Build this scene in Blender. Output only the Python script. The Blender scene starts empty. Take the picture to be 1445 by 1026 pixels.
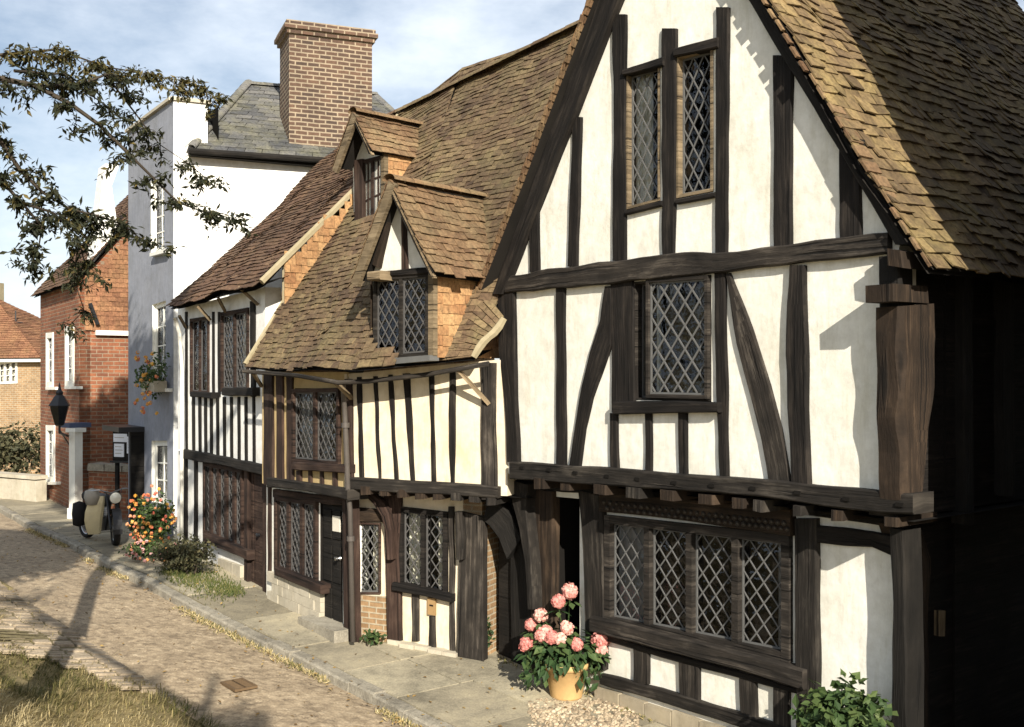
import bpy, math, random
from mathutils import Vector, noise
from mathutils.geometry import tessellate_polygon
R = random.Random(7)
F, CX, CY, H = 1500.0, 700.0, 533.0, 3.4
scene = bpy.context.scene
COL = scene.collection
V = Vector
UP = V((0, 0, 1))
ORI = {}

# ------------------------------------------------------------------ helpers
class Plane:
    """vertical wall plane: O = plan origin, d = plan direction; outward normal looks to the street"""
    def __init__(s, O, d):
        l = math.hypot(*d); s.O = O; s.d = (d[0]/l, d[1]/l); s.n = (s.d[1], -s.d[0])
    def uv(s, px, py, off=0.0):
        rx = (px-CX)/F; rz = -(py-CY)/F
        k = off + s.O[0]*s.n[0] + s.O[1]*s.n[1]
        t = k/(rx*s.n[0]+s.n[1])
        u = (t*rx-s.O[0])*s.d[0] + (t-s.O[1])*s.d[1]
        return (u, H+t*rz)
    def P(s, u, z, off=0.0):
        return V((s.O[0]+s.d[0]*u+s.n[0]*off, s.O[1]+s.d[1]*u+s.n[1]*off, z))
    def at(s, px, py, off=0.0):
        return s.P(*s.uv(px, py, off), off)
    def shifted(s, off):
        return Plane((s.O[0]+s.n[0]*off, s.O[1]+s.n[1]*off), s.d)
    def flank(s, u):
        """plane of the end wall standing at u, going back into the house, looking along +d"""
        o = s.P(u, 0)
        return Plane((o.x, o.y), (-s.n[0], -s.n[1]))

def nz(x, y=0.0, z=0.0):
    return noise.noise(V((x, y, z)))

class MB:
    def __init__(s):
        s.v = []; s.f = []; s.uv = []; s.m = []; s.t = []
    def face(s, pts, uv=None, m=0, t=0.5):
        i = len(s.v); s.v += [tuple(p) for p in pts]
        s.f.append(tuple(range(i, i+len(pts)))); s.uv.append(uv or [(0, 0)]*len(pts)); s.m.append(m); s.t.append(t)
    def prism(s, pl, poly, o0, o1, m=0, t=0.5):
        n = len(poly)
        s.face([pl.P(u, z, o1) for u, z in poly], [(u, z) for u, z in poly], m, t)
        s.face([pl.P(u, z, o0) for u, z in poly], [(u, z) for u, z in poly], m, t)
        for i in range(n):
            a, b = poly[i], poly[(i+1) % n]
            s.face([pl.P(*a, o0), pl.P(*b, o0), pl.P(*b, o1), pl.P(*a, o1)], [(a[0]+o0, a[1]), (b[0]+o0, b[1]), (b[0]+o1, b[1]), (a[0]+o1, a[1])], m, t)
    def box(s, c, ax, ay, az, m=0, t=0.5):
        """c centre, ax/ay/az half vectors"""
        c = V(c); ax, ay, az = V(ax), V(ay), V(az)
        q = [c+ax*i+ay*j+az*k for i in (-1, 1) for j in (-1, 1) for k in (-1, 1)]
        lx, ly, lz = ax.length, ay.length, az.length
        for idx, (a, b) in (((0, 1, 3, 2), (ly, lz)), ((4, 6, 7, 5), (ly, lz)), ((0, 4, 5, 1), (lx, lz)), ((2, 3, 7, 6), (lx, lz)), ((0, 2, 6, 4), (lx, ly)), ((1, 5, 7, 3), (lx, ly))):
            s.face([q[k] for k in idx], [(0, 0), (2*a, 0), (2*a, 2*b), (0, 2*b)], m, t)
    def tube(s, pts, rad, seg=8, m=0, cap=True, t=0.5):
        pts = [V(p) for p in pts]; n = len(pts)
        if not isinstance(rad, (list, tuple)): rad = [rad]*n
        rings = []; prev = None
        for i, p in enumerate(pts):
            d = (pts[min(i+1, n-1)]-pts[max(i-1, 0)]).normalized()
            a = d.orthogonal().normalized() if prev is None else (prev-d*prev.dot(d)).normalized()
            prev = a; b = d.cross(a)
            base = len(s.v)
            for k in range(seg):
                g = 2*math.pi*k/seg
                s.v.append(tuple(p+(a*math.cos(g)+b*math.sin(g))*rad[i]))
            rings.append(base)
        L = 0
        for i in range(n-1):
            l2 = L+(pts[i+1]-pts[i]).length
            for k in range(seg):
                k2 = (k+1) % seg
                s.f.append((rings[i]+k, rings[i]+k2, rings[i+1]+k2, rings[i+1]+k))
                s.uv.append([(L, k/seg*.3), (L, (k+1)/seg*.3), (l2, (k+1)/seg*.3), (l2, k/seg*.3)]); s.m.append(m); s.t.append(t)
            L = l2
        if cap:
            for r in (rings[0], rings[-1]):
                s.f.append(tuple(range(r, r+seg))); s.uv.append([(0, 0)]*seg); s.m.append(m); s.t.append(t)
    def lathe(s, c, prof, seg=24, m=0, ax=None, t=.5):
        """profile of (r, h) turned about the axis ax (default up) through c"""
        c = V(c); ax = V(ax or UP).normalized(); a = ax.orthogonal().normalized(); b = ax.cross(a); rings = []
        for r, h in prof:
            base = len(s.v); rings.append(base)
            for k in range(seg):
                g = 2*math.pi*k/seg
                s.v.append(tuple(c+ax*h+(a*math.cos(g)+b*math.sin(g))*r))
        for i in range(len(prof)-1):
            for k in range(seg):
                k2 = (k+1) % seg
                s.f.append((rings[i]+k, rings[i]+k2, rings[i+1]+k2, rings[i+1]+k)); s.uv.append([(k/seg, prof[i][1]), ((k+1)/seg, prof[i][1]), ((k+1)/seg, prof[i+1][1]), (k/seg, prof[i+1][1])]); s.m.append(m); s.t.append(t)
    def build(s, name, mats, parent=None, smooth=False, origin=None):
        if not isinstance(mats, (list, tuple)): mats = [mats]
        if parent is not None: o = ORI[parent]
        else: o = V(origin) if origin is not None else V((0, 0, 0))
        me = bpy.data.meshes.new(name)
        me.from_pydata([(x-o.x, y-o.y, z-o.z) for x, y, z in s.v], [], s.f)
        for mt in mats: me.materials.append(mt)
        uvl = me.uv_layers.new(name='UVMap')
        flat = [c for f in s.uv for p in f for c in p]
        uvl.data.foreach_set('uv', flat)
        me.polygons.foreach_set('material_index', s.m)
        at = me.attributes.new('tint', 'FLOAT', 'FACE'); at.data.foreach_set('value', s.t)
        if smooth: me.polygons.foreach_set('use_smooth', [True]*len(s.f))
        me.update()
        ob = bpy.data.objects.new(name, me); COL.objects.link(ob)
        if parent is not None: ob.parent = parent
        else: ob.location = o
        ORI[ob] = o
        return ob

def thing(name, label, cat, loc, group=None):
    o = bpy.data.objects.new(name, None); COL.objects.link(o); o.location = loc
    o.empty_display_size = .3
    o['label'] = label; o['category'] = cat
    if group: o['group'] = group
    ORI[o] = V(loc); return o
def tag(o, label=None, cat=None, group=None, kind=None):
    if label: o['label'] = label
    if cat: o['category'] = cat
    if group: o['group'] = group
    if kind: o['kind'] = kind
    return o

# ------------------------------------------------------------------ materials
def newmat(name):
    m = bpy.data.materials.new(name); m.use_nodes = True
    nt = m.node_tree; b = nt.nodes['Principled BSDF']; b.inputs['Specular IOR Level'].default_value = .25
    return m, nt, b
def N(nt, typ, **kw):
    n = nt.nodes.new(typ)
    for k, v in kw.items():
        if k in n.inputs.keys(): n.inputs[k].default_value = v
        else: setattr(n, k, v)
    return n
def L(nt, a, b): nt.links.new(a, b)
def ramp(nt, src, stops):
    r = nt.nodes.new('ShaderNodeValToRGB'); e = r.color_ramp.elements
    while len(e) < len(stops): e.new(.5)
    for i, (p, c) in enumerate(stops):
        e[i].position = p; e[i].color = (*c, 1) if len(c) == 3 else c
    L(nt, src, r.inputs[0]); return r.outputs[0]
def mix(nt, fac, a, b, bt='MIX'):
    n = nt.nodes.new('ShaderNodeMix'); n.data_type = 'RGBA'; n.blend_type = bt
    for k, x in ((0, fac), (6, a), (7, b)):
        if hasattr(x, 'is_output'): L(nt, x, n.inputs[k])
        else: n.inputs[k].default_value = x if k == 0 else ((*x, 1) if len(x) == 3 else x)
    return n.outputs[2]
def math_(nt, op, a, b=None):
    n = nt.nodes.new('ShaderNodeMath'); n.operation = op
    for k, x in ((0, a), (1, b)):
        if x is None: continue
        if hasattr(x, 'is_output'): L(nt, x, n.inputs[k])
        else: n.inputs[k].default_value = x
    return n.outputs[0]
def bump(nt, b, h, st=.3, dist=.02):
    n = N(nt, 'ShaderNodeBump', Strength=st, Distance=dist); L(nt, h, n.inputs['Height']); L(nt, n.outputs[0], b.inputs['Normal'])
def coords(nt, kind='Object', scale=(1, 1, 1), rnd=False):
    tc = nt.nodes.new('ShaderNodeTexCoord'); mp = N(nt, 'ShaderNodeMapping'); mp.inputs['Scale'].default_value = scale
    L(nt, tc.outputs[kind], mp.inputs['Vector'])
    if rnd:
        oi = nt.nodes.new('ShaderNodeObjectInfo'); cb = nt.nodes.new('ShaderNodeCombineXYZ')
        k = math_(nt, 'MULTIPLY', oi.outputs['Random'], 37.0)
        for i in range(3): L(nt, k, cb.inputs[i])
        L(nt, cb.outputs[0], mp.inputs['Location'])
    return mp.outputs[0]
def ntex(nt, vec, scale, detail=4, rough=.6):
    n = N(nt, 'ShaderNodeTexNoise', Scale=scale, Detail=detail, Roughness=rough); L(nt, vec, n.inputs['Vector']); return n.outputs['Fac']
def tint(nt):
    a = nt.nodes.new('ShaderNodeAttribute'); a.attribute_name = 'tint'; return a.outputs['Fac']

def plaster(name, a, b, stain, rough=.95, amt=.35):
    m, nt, p = newmat(name); c = coords(nt)
    n1 = ntex(nt, c, 1.3, 5); n2 = ntex(nt, c, 9, 5, .7)
    col = mix(nt, ramp(nt, n1, [(.35, (0, 0, 0)), (.7, (1, 1, 1))]), a, b)
    c2 = coords(nt, 'Object', (5, 5, .7))
    n3 = ntex(nt, c2, 1.6, 6, .75)
    col = mix(nt, math_(nt, 'MULTIPLY', ramp(nt, n3, [(.52, (0, 0, 0)), (.78, (1, 1, 1))]), amt), col, stain)
    n7 = ntex(nt, coords(nt, 'Object', (1, 1, .5)), 3.0, 8, .7)
    col = mix(nt, .4, col, ramp(nt, n7, [(.36, (.78, .76, .68)), (.55, (1.02, 1.02, 1.02))]), 'MULTIPLY')
    col = mix(nt, .28, col, ramp(nt, n2, [(.3, (.45, .43, .38)), (.6, (1, 1, 1))]), 'MULTIPLY')
    L(nt, col, p.inputs['Base Color']); p.inputs['Roughness'].default_value = rough
    n4 = ntex(nt, c, 14, 6, .65); n5 = ntex(nt, c, 2.5, 3)
    bump(nt, p, math_(nt, 'ADD', math_(nt, 'MULTIPLY', n4, .35), n5), .32, .03)
    return m
def wood(name, dark, mid, light, rough=.85, lightpos=.72, scl=1.0):
    m, nt, p = newmat(name); c = coords(nt, 'UV', (1.3*scl, 26*scl, 1), True)
    n1 = ntex(nt, c, 1.0, 8, .7); c2 = coords(nt, 'UV', (2.2, 5, 1), True); n2 = ntex(nt, c2, 1.2, 5, .6)
    s = math_(nt, 'ADD', math_(nt, 'MULTIPLY', n1, .6), math_(nt, 'MULTIPLY', n2, .4))
    col = ramp(nt, s, [(.34, dark), (.52, mid), (lightpos, light)])
    c3 = coords(nt, 'UV', (.9*scl, 34*scl, 1), True); n3 = ntex(nt, c3, 1.0, 3, .5)
    split = ramp(nt, n3, [(.33, (.12, .12, .12)), (.40, (1, 1, 1))])
    col = mix(nt, .85, col, split, 'MULTIPLY')
    c4 = coords(nt, 'Object', (3, 3, 3), True); col = mix(nt, .55, col, ramp(nt, ntex(nt, c4, 1.0, 4), [(.3, (.45, .44, .42)), (.65, (1.35, 1.3, 1.22))]), 'MULTIPLY')
    s = math_(nt, 'ADD', s, math_(nt, 'MULTIPLY', split, .35))
    oi = nt.nodes.new('ShaderNodeObjectInfo')
    col = mix(nt, 1.0, col, ramp(nt, oi.outputs['Random'], [(0, (.75, .73, .7)), (1, (1.15, 1.1, 1.05))]), 'MULTIPLY')
    L(nt, col, p.inputs['Base Color']); p.inputs['Roughness'].default_value = rough
    bump(nt, p, s, .8, .03); return m
def tilemat(name, c0, c1, c2, lichen, la=.5, scl=2.2):
    m, nt, p = newmat(name); t = tint(nt); c = coords(nt)
    col = ramp(nt, t, [(0, c0), (.5, c1), (1, c2)])
    n1 = ntex(nt, c, scl, 6, .7); n2 = ntex(nt, c, 22, 5, .7)
    col = mix(nt, math_(nt, 'MULTIPLY', ramp(nt, n1, [(.45, (0, 0, 0)), (.68, (1, 1, 1))]), la), col, lichen)
    col = mix(nt, .7, col, ramp(nt, n2, [(.28, (.25, .24, .23)), (.62, (1.3, 1.25, 1.15))]), 'MULTIPLY')
    n5 = ntex(nt, c, .8, 4, .6); col = mix(nt, .6, col, ramp(nt, n5, [(.32, (.5, .5, .48)), (.62, (1.2, 1.15, 1.1))]), 'MULTIPLY')
    n6 = ntex(nt, c, 7, 6, .8); col = mix(nt, ramp(nt, n6, [(.62, (0, 0, 0)), (.76, (.5, .5, .5))]), col, (.035, .034, .026))
    L(nt, col, p.inputs['Base Color']); p.inputs['Roughness'].default_value = .9
    bump(nt, p, n2, .6, .012); return m
def brick(name, a, b, mortar, scale=1.0, bw=.225, bh=.075, var=.5, ms=.012):
    m, nt, p = newmat(name)
    c = coords(nt, 'UV', (scale, scale, 1))
    wob = N(nt, 'ShaderNodeTexNoise', Scale=3.0, Detail=2); L(nt, c, wob.inputs['Vector'])
    vadd = nt.nodes.new('ShaderNodeMixRGB'); vadd.blend_type = 'LINEAR_LIGHT'; vadd.inputs[0].default_value = .012
    L(nt, c, vadd.inputs[1]); L(nt, wob.outputs['Color'], vadd.inputs[2])
    br = N(nt, 'ShaderNodeTexBrick', Scale=1.0); L(nt, vadd.outputs[0], br.inputs['Vector'])
    br.inputs['Brick Width'].default_value = bw; br.inputs['Row Height'].default_value = bh; br.inputs['Mortar Size'].default_value = ms
    br.inputs['Color1'].default_value = (*a, 1); br.inputs['Color2'].default_value = (*b, 1); br.inputs['Mortar'].default_value = (*mortar, 1)
    br.inputs['Bias'].default_value = 0; br.inputs['Mortar Smooth'].default_value = .3
    o = coords(nt); n1 = ntex(nt, o, 1.6, 6, .7); n2 = ntex(nt, o, 18, 4, .7)
    col = mix(nt, var, br.outputs['Color'], ramp(nt, n1, [(.3, (.4, .36, .34)), (.65, (1.2, 1.1, 1))]), 'MULTIPLY')
    col = mix(nt, .5, col, ramp(nt, n2, [(.25, (.5, .5, .5)), (.7, (1.2, 1.2, 1.2))]), 'MULTIPLY')
    L(nt, col, p.inputs['Base Color']); p.inputs['Roughness'].default_value = .92
    h = math_(nt, 'ADD', math_(nt, 'MULTIPLY', br.outputs['Fac'], -1.0), math_(nt, 'MULTIPLY', n2, .35))
    bump(nt, p, h, .6, .012); return m
def plain(name, c, rough=.6, spec=.3, metal=0.0, var=.25, scl=8):
    m, nt, p = newmat(name); n1 = ntex(nt, coords(nt), scl, 5, .65)
    col = mix(nt, var, c, ramp(nt, n1, [(.3, (.45, .45, .45)), (.7, (1.25, 1.25, 1.25))]), 'MULTIPLY')
    L(nt, col, p.inputs['Base Color']); p.inputs['Roughness'].default_value = rough; p.inputs['Specular IOR Level'].default_value = spec; p.inputs['Metallic'].default_value = metal
    bump(nt, p, n1, .15, .01); return m
def leafmat(name, cols, trans=.25, rough=.6):
    m, nt, p = newmat(name); col = ramp(nt, tint(nt), cols); L(nt, col, p.inputs['Base Color'])
    p.inputs['Roughness'].default_value = rough
    tr = nt.nodes.new('ShaderNodeBsdfTranslucent'); L(nt, col, tr.inputs[0])
    ms = nt.nodes.new('ShaderNodeMixShader'); ms.inputs[0].default_value = trans
    out = nt.nodes['Material Output']; L(nt, p.outputs[0], ms.inputs[1]); L(nt, tr.outputs[0], ms.inputs[2]); L(nt, ms.outputs[0], out.inputs[0])
    return m
def glassmat(name):
    m, nt, p = newmat(name); nt.nodes.remove(p)
    c = coords(nt); n1 = ntex(nt, c, 9, 2); bp = N(nt, 'ShaderNodeBump', Strength=.7, Distance=.03); L(nt, n1, bp.inputs['Height'])
    g = nt.nodes.new('ShaderNodeBsdfGlossy'); g.inputs['Roughness'].default_value = .04; g.inputs['Color'].default_value = (.9, .93, 1, 1)
    vo = N(nt, 'ShaderNodeTexVoronoi', Scale=6.5); L(nt, c, vo.inputs['Vector'])
    vs = nt.nodes.new('ShaderNodeVectorMath'); vs.operation = 'SUBTRACT'; vs.inputs[1].default_value = (.5, .5, .5); L(nt, vo.outputs['Color'], vs.inputs[0])
    vm = nt.nodes.new('ShaderNodeVectorMath'); vm.operation = 'SCALE'; vm.inputs['Scale'].default_value = .2; L(nt, vs.outputs[0], vm.inputs[0])
    va = nt.nodes.new('ShaderNodeVectorMath'); va.operation = 'ADD'; L(nt, bp.outputs[0], va.inputs[0]); L(nt, vm.outputs[0], va.inputs[1])
    vn_ = nt.nodes.new('ShaderNodeVectorMath'); vn_.operation = 'NORMALIZE'; L(nt, va.outputs[0], vn_.inputs[0]); L(nt, vn_.outputs[0], g.inputs['Normal'])
    tr = nt.nodes.new('ShaderNodeBsdfTransparent'); tr.inputs[0].default_value = (.9, .92, .9, 1)
    fr = N(nt, 'ShaderNodeFresnel', IOR=1.5); L(nt, bp.outputs[0], fr.inputs['Normal'])
    ms = nt.nodes.new('ShaderNodeMixShader'); L(nt, fr.outputs[0], ms.inputs[0]); L(nt, tr.outputs[0], ms.inputs[1]); L(nt, g.outputs[0], ms.inputs[2])
    L(nt, ms.outputs[0], nt.nodes['Material Output'].inputs[0]); return m

M = {}
M['white'] = plaster('white limewash', (.82, .81, .755), (.74, .725, .645), (.50, .47, .34), amt=.55)
M['cream'] = plaster('cream limewash', (.72, .65, .52), (.66, .55, .39), (.52, .38, .18), amt=.6)
M['ochre'] = plaster('ochre limewash', (.55, .42, .22), (.48, .35, .17), (.33, .24, .12))
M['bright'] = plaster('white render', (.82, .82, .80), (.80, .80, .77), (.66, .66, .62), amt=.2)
M['grey'] = plaster('shaded grey render', (.28, .295, .34), (.23, .245, .285), (.16, .17, .2))  # bluish grey holds the shade on the street front
M['stonewall'] = plaster('stone plinth', (.42, .36, .26), (.30, .26, .19), (.15, .13, .10), amt=.5)
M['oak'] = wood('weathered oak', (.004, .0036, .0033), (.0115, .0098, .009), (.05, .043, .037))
M['oakgrey'] = wood('silvered oak', (.006, .0055, .005), (.026, .023, .0205), (.125, .114, .1))
M['oakbrown'] = wood('brown oak', (.009, .0065, .005), (.028, .0195, .0135), (.095, .067, .045))
M['oakblack'] = wood('black oak and shade', (.006, .0055, .005), (.012, .011, .010), (.03, .027, .024))  # black timbers; also painted in for shade in passage and eaves
M['oakpurple'] = wood('stained oak', (.013, .008, .007), (.04, .025, .02), (.105, .075, .06))
M['oakpale'] = wood('pale oak', (.07, .055, .036), (.2, .16, .105), (.36, .3, .21))
M['tile_main'] = tilemat('clay roof tile', (.072, .048, .034), (.125, .088, .056), (.18, .137, .082), (.185, .165, .085), .55)
M['tile_dorm'] = tilemat('dormer roof tile', (.115, .07, .042), (.17, .11, .065), (.225, .155, .09), (.22, .195, .115), .4)
M['tile_red'] = tilemat('dark roof tile', (.075, .045, .033), (.115, .07, .048), (.155, .1, .065), (.13, .1, .055), .3)
M['tile_gold'] = tilemat('lichened roof tile', (.075, .053, .034), (.145, .105, .06), (.235, .175, .09), (.26, .215, .09), .5)
M['tile_hung'] = tilemat('hung clay tile', (.25, .13, .065), (.33, .19, .095), (.42, .27, .14), (.37, .29, .16), .4)
M['tile_orange'] = tilemat('orange clay tile', (.17, .085, .052), (.235, .118, .07), (.31, .165, .095), (.3, .2, .1), .35)
M['slate'] = tilemat('roof slate', (.06, .065, .075), (.10, .105, .112), (.15, .152, .152), (.2, .195, .1), .45, 1.4)
M['mortar'] = plaster('lime mortar', (.36, .31, .21), (.28, .24, .15), (.2, .19, .1))
M['brick_chim'] = brick('chimney brick', (.135, .085, .06), (.072, .052, .043), (.31, .26, .19), bw=.24, bh=.085, ms=.016)
M['brick_red'] = brick('red brick', (.31, .125, .066), (.19, .08, .05), (.28, .22, .16), bw=.26, bh=.09, var=.6)
M['brick_orange'] = brick('orange brick', (.38, .255, .14), (.29, .185, .10), (.43, .38, .28), bw=.21, bh=.07)
M['brick_dark'] = brick('dark brick', (.12, .07, .055), (.075, .05, .045), (.1, .09, .08))
M['glass'] = glassmat('old window glass')
M['interior'] = plain('dark room', (.012, .011, .01), .9, .05)  # black colour in place of the dark inside unlit rooms and peg holes
M['lead'] = plain('lead came', (.115, .115, .112), .55, .4)
M['leaddark'] = plain('dull lead came', (.085, .082, .08), .55, .4)
M['curtain'] = plain('pale curtain', (.72, .68, .58), .9, .1)
M['curtainlace'] = plain('grey net curtain', (.25, .245, .25), .9, .1)
M['paint'] = plain('white paint', (.78, .77, .70), .5, .35, var=.15)
M['iron'] = plain('black iron', (.014, .015, .018), .45, .5)
M['pipe'] = plain('grey downpipe', (.085, .074, .066), .5, .4)
M['rust'] = plain('rusty iron', (.13, .085, .045), .8)
M['bluelead'] = plain('blue painted lead', (.06, .08, .14), .6)
M['stone'] = plaster('pale stone', (.5, .46, .37), (.42, .38, .3), (.24, .22, .18), amt=.5)
M['terracotta'] = plain('sunbleached terracotta', (.55, .36, .16), .8, .15, var=.35, scl=6)
M['hydr_leaf'] = leafmat('hydrangea leaf', [(0, (.02, .045, .018)), (.6, (.045, .085, .03)), (1, (.09, .13, .045))], .2, .5)
M['hydr_pink'] = leafmat('pink petals', [(0, (.62, .2, .18)), (.5, (.76, .36, .31)), (1, (.84, .6, .5))], .25, .7)
M['shrub'] = leafmat('shrub leaf', [(0, (.03, .035, .02)), (.6, (.07, .07, .035)), (1, (.13, .115, .06))])
M['greenleaf'] = leafmat('green leaf', [(0, (.025, .05, .018)), (.6, (.055, .095, .03)), (1, (.11, .15, .05))])
M['flower'] = leafmat('mixed petals', [(0, (.6, .07, .07)), (.25, (.75, .22, .14)), (.5, (.8, .5, .08)), (.78, (.72, .28, .28)), (1, (.75, .5, .48))])
M['treeleaf'] = leafmat('autumn tree leaf', [(0, (.014, .018, .01)), (.55, (.034, .037, .016)), (.85, (.08, .07, .025)), (1, (.17, .13, .04))], .3)
M['bark'] = wood('bark', (.03, .025, .02), (.07, .058, .045), (.13, .11, .09))
M['grass'] = leafmat('bank grass', [(0, (.07, .085, .025)), (.35, (.2, .18, .07)), (.65, (.42, .34, .17)), (1, (.6, .51, .3))], .3, .8)
M['deadleaf'] = leafmat('dead leaf', [(0, (.1, .06, .025)), (.5, (.24, .15, .05)), (1, (.38, .27, .1))], .1, .8)
M['lawn'] = leafmat('short grass', [(0, (.05, .075, .02)), (.6, (.1, .115, .035)), (1, (.2, .18, .07))], .2, .8)
M['cream_enamel'] = plain('cream enamel', (.72, .62, .38), .4, .5, var=.15)
M['tyre'] = plain('rubber', (.018, .017, .017), .8, .2)
M['chrome'] = plain('dull chrome', (.45, .45, .45), .3, .5, 1.0)
M['paper'] = plain('notice paper', (.78, .8, .84), .8, .2, var=.1)
M['canvas'] = plain('grey canvas', (.36, .33, .28), .9, .1)
M['lens'] = plain('lamp lens', (.85, .83, .72), .15, .6, var=.05)
M['signtan'] = plain('tan sign board', (.30, .19, .085), .7)

# ground materials
def groundmat(name, c0, c1, c2, scl=6, bst=.5, tn_=0):
    m, nt, p = newmat(name); c = coords(nt)
    n1 = ntex(nt, c, scl, 8, .75); n2 = ntex(nt, c, .7, 3); n3 = ntex(nt, c, 45, 3)
    s = math_(nt, 'ADD', math_(nt, 'MULTIPLY', n1, .55), math_(nt, 'MULTIPLY', n2, .45))
    col = ramp(nt, s, [(.36, c0), (.5, c1), (.64, c2)])
    col = mix(nt, .5, col, ramp(nt, n3, [(.25, (.5, .5, .5)), (.7, (1.25, 1.25, 1.2))]), 'MULTIPLY')
    if tn_: col = mix(nt, tn_, col, ramp(nt, tint(nt), [(0, (.62, .6, .55)), (.5, (1, .97, .9)), (1, (1.22, 1.2, 1.12))]), 'MULTIPLY')
    L(nt, col, p.inputs['Base Color']); p.inputs['Roughness'].default_value = .95
    bump(nt, p, math_(nt, 'ADD', n1, math_(nt, 'MULTIPLY', n3, .3)), bst, .03); return m
M['soil'] = groundmat('bank soil', (.1, .08, .04), (.22, .175, .085), (.36, .29, .15))
M['flag'] = groundmat('paving flag', (.18, .165, .13), (.32, .29, .225), (.43, .385, .285), 4, .4, .8)
M['kerb'] = groundmat('kerb stone', (.15, .14, .12), (.28, .26, .22), (.4, .375, .32), 7, .6, .6)
M['joint'] = groundmat('paving joint', (.09, .075, .045), (.17, .14, .075), (.25, .21, .11), 12)
def cobmat():
    m, nt, p = newmat('cobbles'); c = coords(nt); t = tint(nt)
    col = ramp(nt, t, [(0, (.15, .12, .092)), (.25, (.29, .235, .175)), (.6, (.395, .325, .245)), (1, (.52, .445, .35))])
    n1 = ntex(nt, c, 2.0, 6, .7); n3 = ntex(nt, c, 35, 3)
    col = mix(nt, .6, col, ramp(nt, n1, [(.3, (.6, .55, .45)), (.65, (1.2, 1.15, 1.0))]), 'MULTIPLY')
    col = mix(nt, .5, col, ramp(nt, n3, [(.25, (.5, .5, .5)), (.7, (1.25, 1.25, 1.2))]), 'MULTIPLY')
    L(nt, col, p.inputs['Base Color']); p.inputs['Roughness'].default_value = .9; bump(nt, p, n3, .4, .01); return m
M['cobble'] = cobmat()
M['sett'] = groundmat('edge setts', (.2, .165, .125), (.33, .275, .215), (.45, .385, .305), 7, .5, .8)

# ------------------------------------------------------------------ builders
def q(pl, pts, off=0.0): return [pl.uv(x, y, off) for x, y in pts]

def wall(name, pl, outer, holes, parent, mat, off=0.0, thick=.25, pocket=.45, uvs=False, reveal=None, inner=None, label=None):
    """plaster or brick wall with real openings; outer / holes in photo pixels (uvs=False) or wall metres"""
    o = outer if uvs else q(pl, outer, off)
    hs = [h if uvs else q(pl, h, off) for h in holes]
    allp = [p for poly in [o]+hs for p in poly]
    tris = tessellate_polygon([[V((u, z, 0)) for u, z in poly] for poly in [o]+hs])
    mb = MB()
    for t in tris: mb.face([pl.P(*allp[i], off) for i in t], [allp[i] for i in t])
    n = len(o)
    for i in range(n):
        a, b = o[i], o[(i+1) % n]
        mb.face([pl.P(*a, off), pl.P(*b, off), pl.P(*b, off-thick), pl.P(*a, off-thick)], [a, b, (b[0]+.2, b[1]), (a[0]+.2, a[1])])
    mb.face([pl.P(*p, off-thick-pocket) for p in o], m=2)
    for h in hs:
        for i in range(len(h)):
            a, b = h[i], h[(i+1) % len(h)]
            mb.face([pl.P(*a, off), pl.P(*b, off), pl.P(*b, off-.12), pl.P(*a, off-.12)], [(0, 0), (1, 0), (1, .12), (0, .12)], m=1)
            mb.face([pl.P(*a, off-.12), pl.P(*b, off-.12), pl.P(*b, off-pocket), pl.P(*a, off-pocket)], m=2)
        mb.face([pl.P(*p, off-pocket) for p in h], m=2)
    ob = mb.build(name, [mat, reveal or M['oak'], inner or M['interior']], parent)
    if label: ob['label'] = label
    return ob

def timber(name, pl, pairs, parent, mat, o0=-.05, o1=.05, wob=.010, uvs=False, bev=.012, step=.12):
    """hewn timber: pairs of (xL, yL, xR, yR) pixels down its length; edges and face wander like hand-cut oak"""
    pr = []
    for a in pairs:
        pr.append((V(a[:2]), V(a[2:])) if uvs else (V(pl.uv(a[0], a[1], o1)), V(pl.uv(a[2], a[3], o1))))
    seq = []; s = 0.0; seed = R.uniform(0, 500)
    for i in range(len(pr)-1):
        (l0, r0), (l1, r1) = pr[i], pr[i+1]
        ln = ((l1+r1)/2-(l0+r0)/2).length; k = max(1, int(ln/step))
        for j in range(k + (i == len(pr)-2)):
            f = j/k; seq.append((l0.lerp(l1, f), r0.lerp(r1, f), s+ln*f))
        s += ln
    mb = MB(); rows = []
    for l, r, d in seq:
        ac = (r-l); w = ac.length; ac = ac/w if w > 1e-6 else V((1, 0))
        l = l+ac*nz(d*2.3, seed)*wob*1.6; r = r+ac*nz(d*2.1, seed+31)*wob*1.6
        b = min(bev*(1+.6*nz(d*4, seed+9)), w*.3); oo = o1+nz(d*1.7, seed+77)*wob*.7
        rows.append(([pl.P(*l, o0), pl.P(*l, oo-b), pl.P(*(l+ac*b), oo), pl.P(*((l+r)/2), oo+nz(d*3, seed+5)*wob*.5), pl.P(*(r-ac*b), oo), pl.P(*r, oo-b), pl.P(*r, o0)], d, w))
    for i in range(len(rows)-1):
        (p0, d0, w0), (p1, d1, w1) = rows[i], rows[i+1]
        vv = [-.06, 0, .01, w0/2, w0-.01, w0, w0+.06]
        for k in range(6):
            mb.face([p0[k], p0[k+1], p1[k+1], p1[k]], [(d0, vv[k]), (d0, vv[k+1]), (d1, vv[k+1]), (d1, vv[k])])
    for p, d, w in (rows[0], rows[-1]): mb.face(p, [(d+.1*i, 0) for i in range(7)])
    return mb.build(name, mat, parent)
def stud(pl, xl0, xr0, y0, xl1, xr1, y1, parent, mat, name='stud', **k):
    return timber(name, pl, [(xl0, y0, xr0, y0), (xl1, y1, xr1, y1)], parent, mat, **k)
def beam(pl, pts, parent, mat, name='beam', **k):
    return timber(name, pl, [(x, yt, x, yb) for x, yt, yb in pts], parent, mat, **k)

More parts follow.
